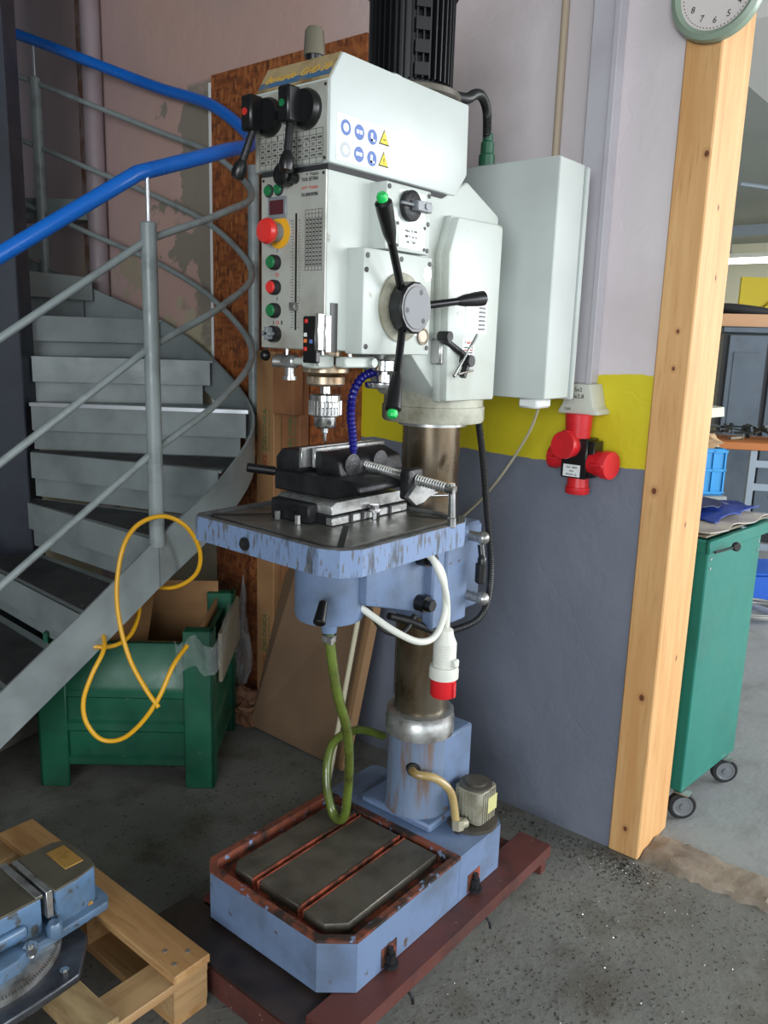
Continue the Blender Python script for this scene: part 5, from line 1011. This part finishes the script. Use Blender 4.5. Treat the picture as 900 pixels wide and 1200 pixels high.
# bin and cable coil on the floor
M7 = yawM(PD(884, 4.98, 0), 0)
bm = N_(); box(bm, 0, .42, 0, .35, 0, .17, .01, M7); box(bm, -.01, .43, -.01, .36, .17, .19, .004, M7); tag(ob('blue_bin', bm, binblue), 'low blue plastic bin on the floor beyond the trolley', 'bin')
bm = N_(); cc = PD(900, 4.7, .012); pts = []
for k in range(110): a = k*.32; r_ = .14+.03*math.sin(k*.21); pts.append(cc+V((math.cos(a)*r_*1.2, math.sin(a)*r_, .012+.02*abs(math.sin(k*.11)))))
tube(bm, pts, .007, 6, 2); tag(ob('cable_coil', bm, mat('grey_cable', (150, 150, 146), .6)), 'coil of grey cable on the floor beyond the trolley', 'cable')
# back of the next room: yellow panel, beam, pipes, lamp
p = PD(838, 11.5, 0); M8 = yawM(p, 0)
YP = thing('yellow_crane_frame', 'yellow painted steel panel with diagonal brace high on the far wall', 'frame', M8 @ V((.5, 0, 2.0)))
bm = N_(); box(bm, 0, 1.0, 0, .05, 2.0, 2.55, 0, M8); part('panel', bm, yellowp, None, YP, smooth=False)
bm = N_(); bar(bm, M8 @ V((.2, -.06, 1.95)), M8 @ V((.95, -.06, 2.6)), .05, .16); part('brace', bm, yellowp, None, YP, smooth=False)
bm = N_(); box(bm, 10.2, 10.4, -1, 5.38, 2.86, 2.98); tag(ob('roof_beam', bm, steelblue, smooth=False), 'grey steel beam crossing below the ceiling of the next room', 'beam')
bm = N_(); box(bm, 3.3, 4.7, -1.5, 1.30, 2.72, 3.28, .01); tag(ob('white_duct', bm, label, smooth=False), 'white boxed duct under the ceiling beyond the clock', 'duct')
bm = N_(); tube(bm, [(7.2, 2.25, 2.88), (7.6, 1.6, 2.78), (8.1, 1.0, 2.70)], .018, 8); cyl(bm, (7.5, 1.95, 2.82), (7.5, 1.95, 3.28), .02); tag(ob('ceiling_pipe', bm, steelblue), 'thin grey service pipe hanging from the ceiling of the next room', 'pipe')
CL = thing('ceiling_lamp', 'long lit ceiling lamp in the next room', 'lamp', (12.6, 3.6, 2.83))
bm = N_(); box(bm, 12.4, 13.0, 2.6, 4.3, 2.85, 2.91); part('lamp_housing', bm, label, None, CL, smooth=False)
bm = N_(); box(bm, 12.42, 12.98, 2.62, 4.28, 2.825, 2.849); part('lamp_diffuser', bm, lampm, 'lit white diffuser', CL, smooth=False)
for y in (2.9, 4.0):
    bm = N_(); cyl(bm, (12.7, y, 2.91), (12.7, y, 3.3), .012, n=8); part('lamp_rod', bm, steelblue, None, CL)

# ------------------------------------------------------------------ swarf on the floor
def swarf(name, n, m_, lab, seed, smin, smax):
    rr = random.Random(seed); bm = N_()
    for k in range(n):
        t_ = rr.random()
        if t_ < .55: x, y = rr.uniform(1.2, 2.25), rr.gauss(.72, .25)
        elif t_ < .7: x, y = rr.gauss(2.2, .04), rr.gauss(.80, .06)
        elif t_ < .85: x, y = rr.uniform(1.2, 2.2), rr.uniform(1.6, 2.1)
        else: x, y = 2.24-abs(rr.gauss(0, .05)), rr.uniform(.8, 1.7)
        if x > 2.255 and y > .76: continue
        s = rr.uniform(smin, smax); a = rr.uniform(0, 6.28); z = .0008
        if 1.02 < x < 2.03 and .965 < y < 1.56: continue
        if x > 2.25: continue
        c_ = V((x, y, z)); d = V((math.cos(a), math.sin(a), 0))*s; e = V((-d.y, d.x, 0))*.4; u = V((0, 0, s*rr.uniform(.2, .7)))
        q = [bm.verts.new(c_-d), bm.verts.new(c_+e), bm.verts.new(c_+d+u*.6), bm.verts.new(c_-e*.6+u)]
        for f in ((0, 1, 2), (0, 2, 3), (0, 3, 1), (1, 3, 2)): bm.faces.new([q[i] for i in f])
    return tag(ob(name, bm, m_, smooth=False), lab, 'swarf', kind='stuff', rc=True)
swarf('bright_chips', 1500, bright, 'bright metal chips scattered on the floor round the frame and post', 3, .001, .0035)
swarf('dark_swarf', 4200, darkiron, 'dark oily swarf scattered on the concrete right of the machine', 8, .001, .0048)
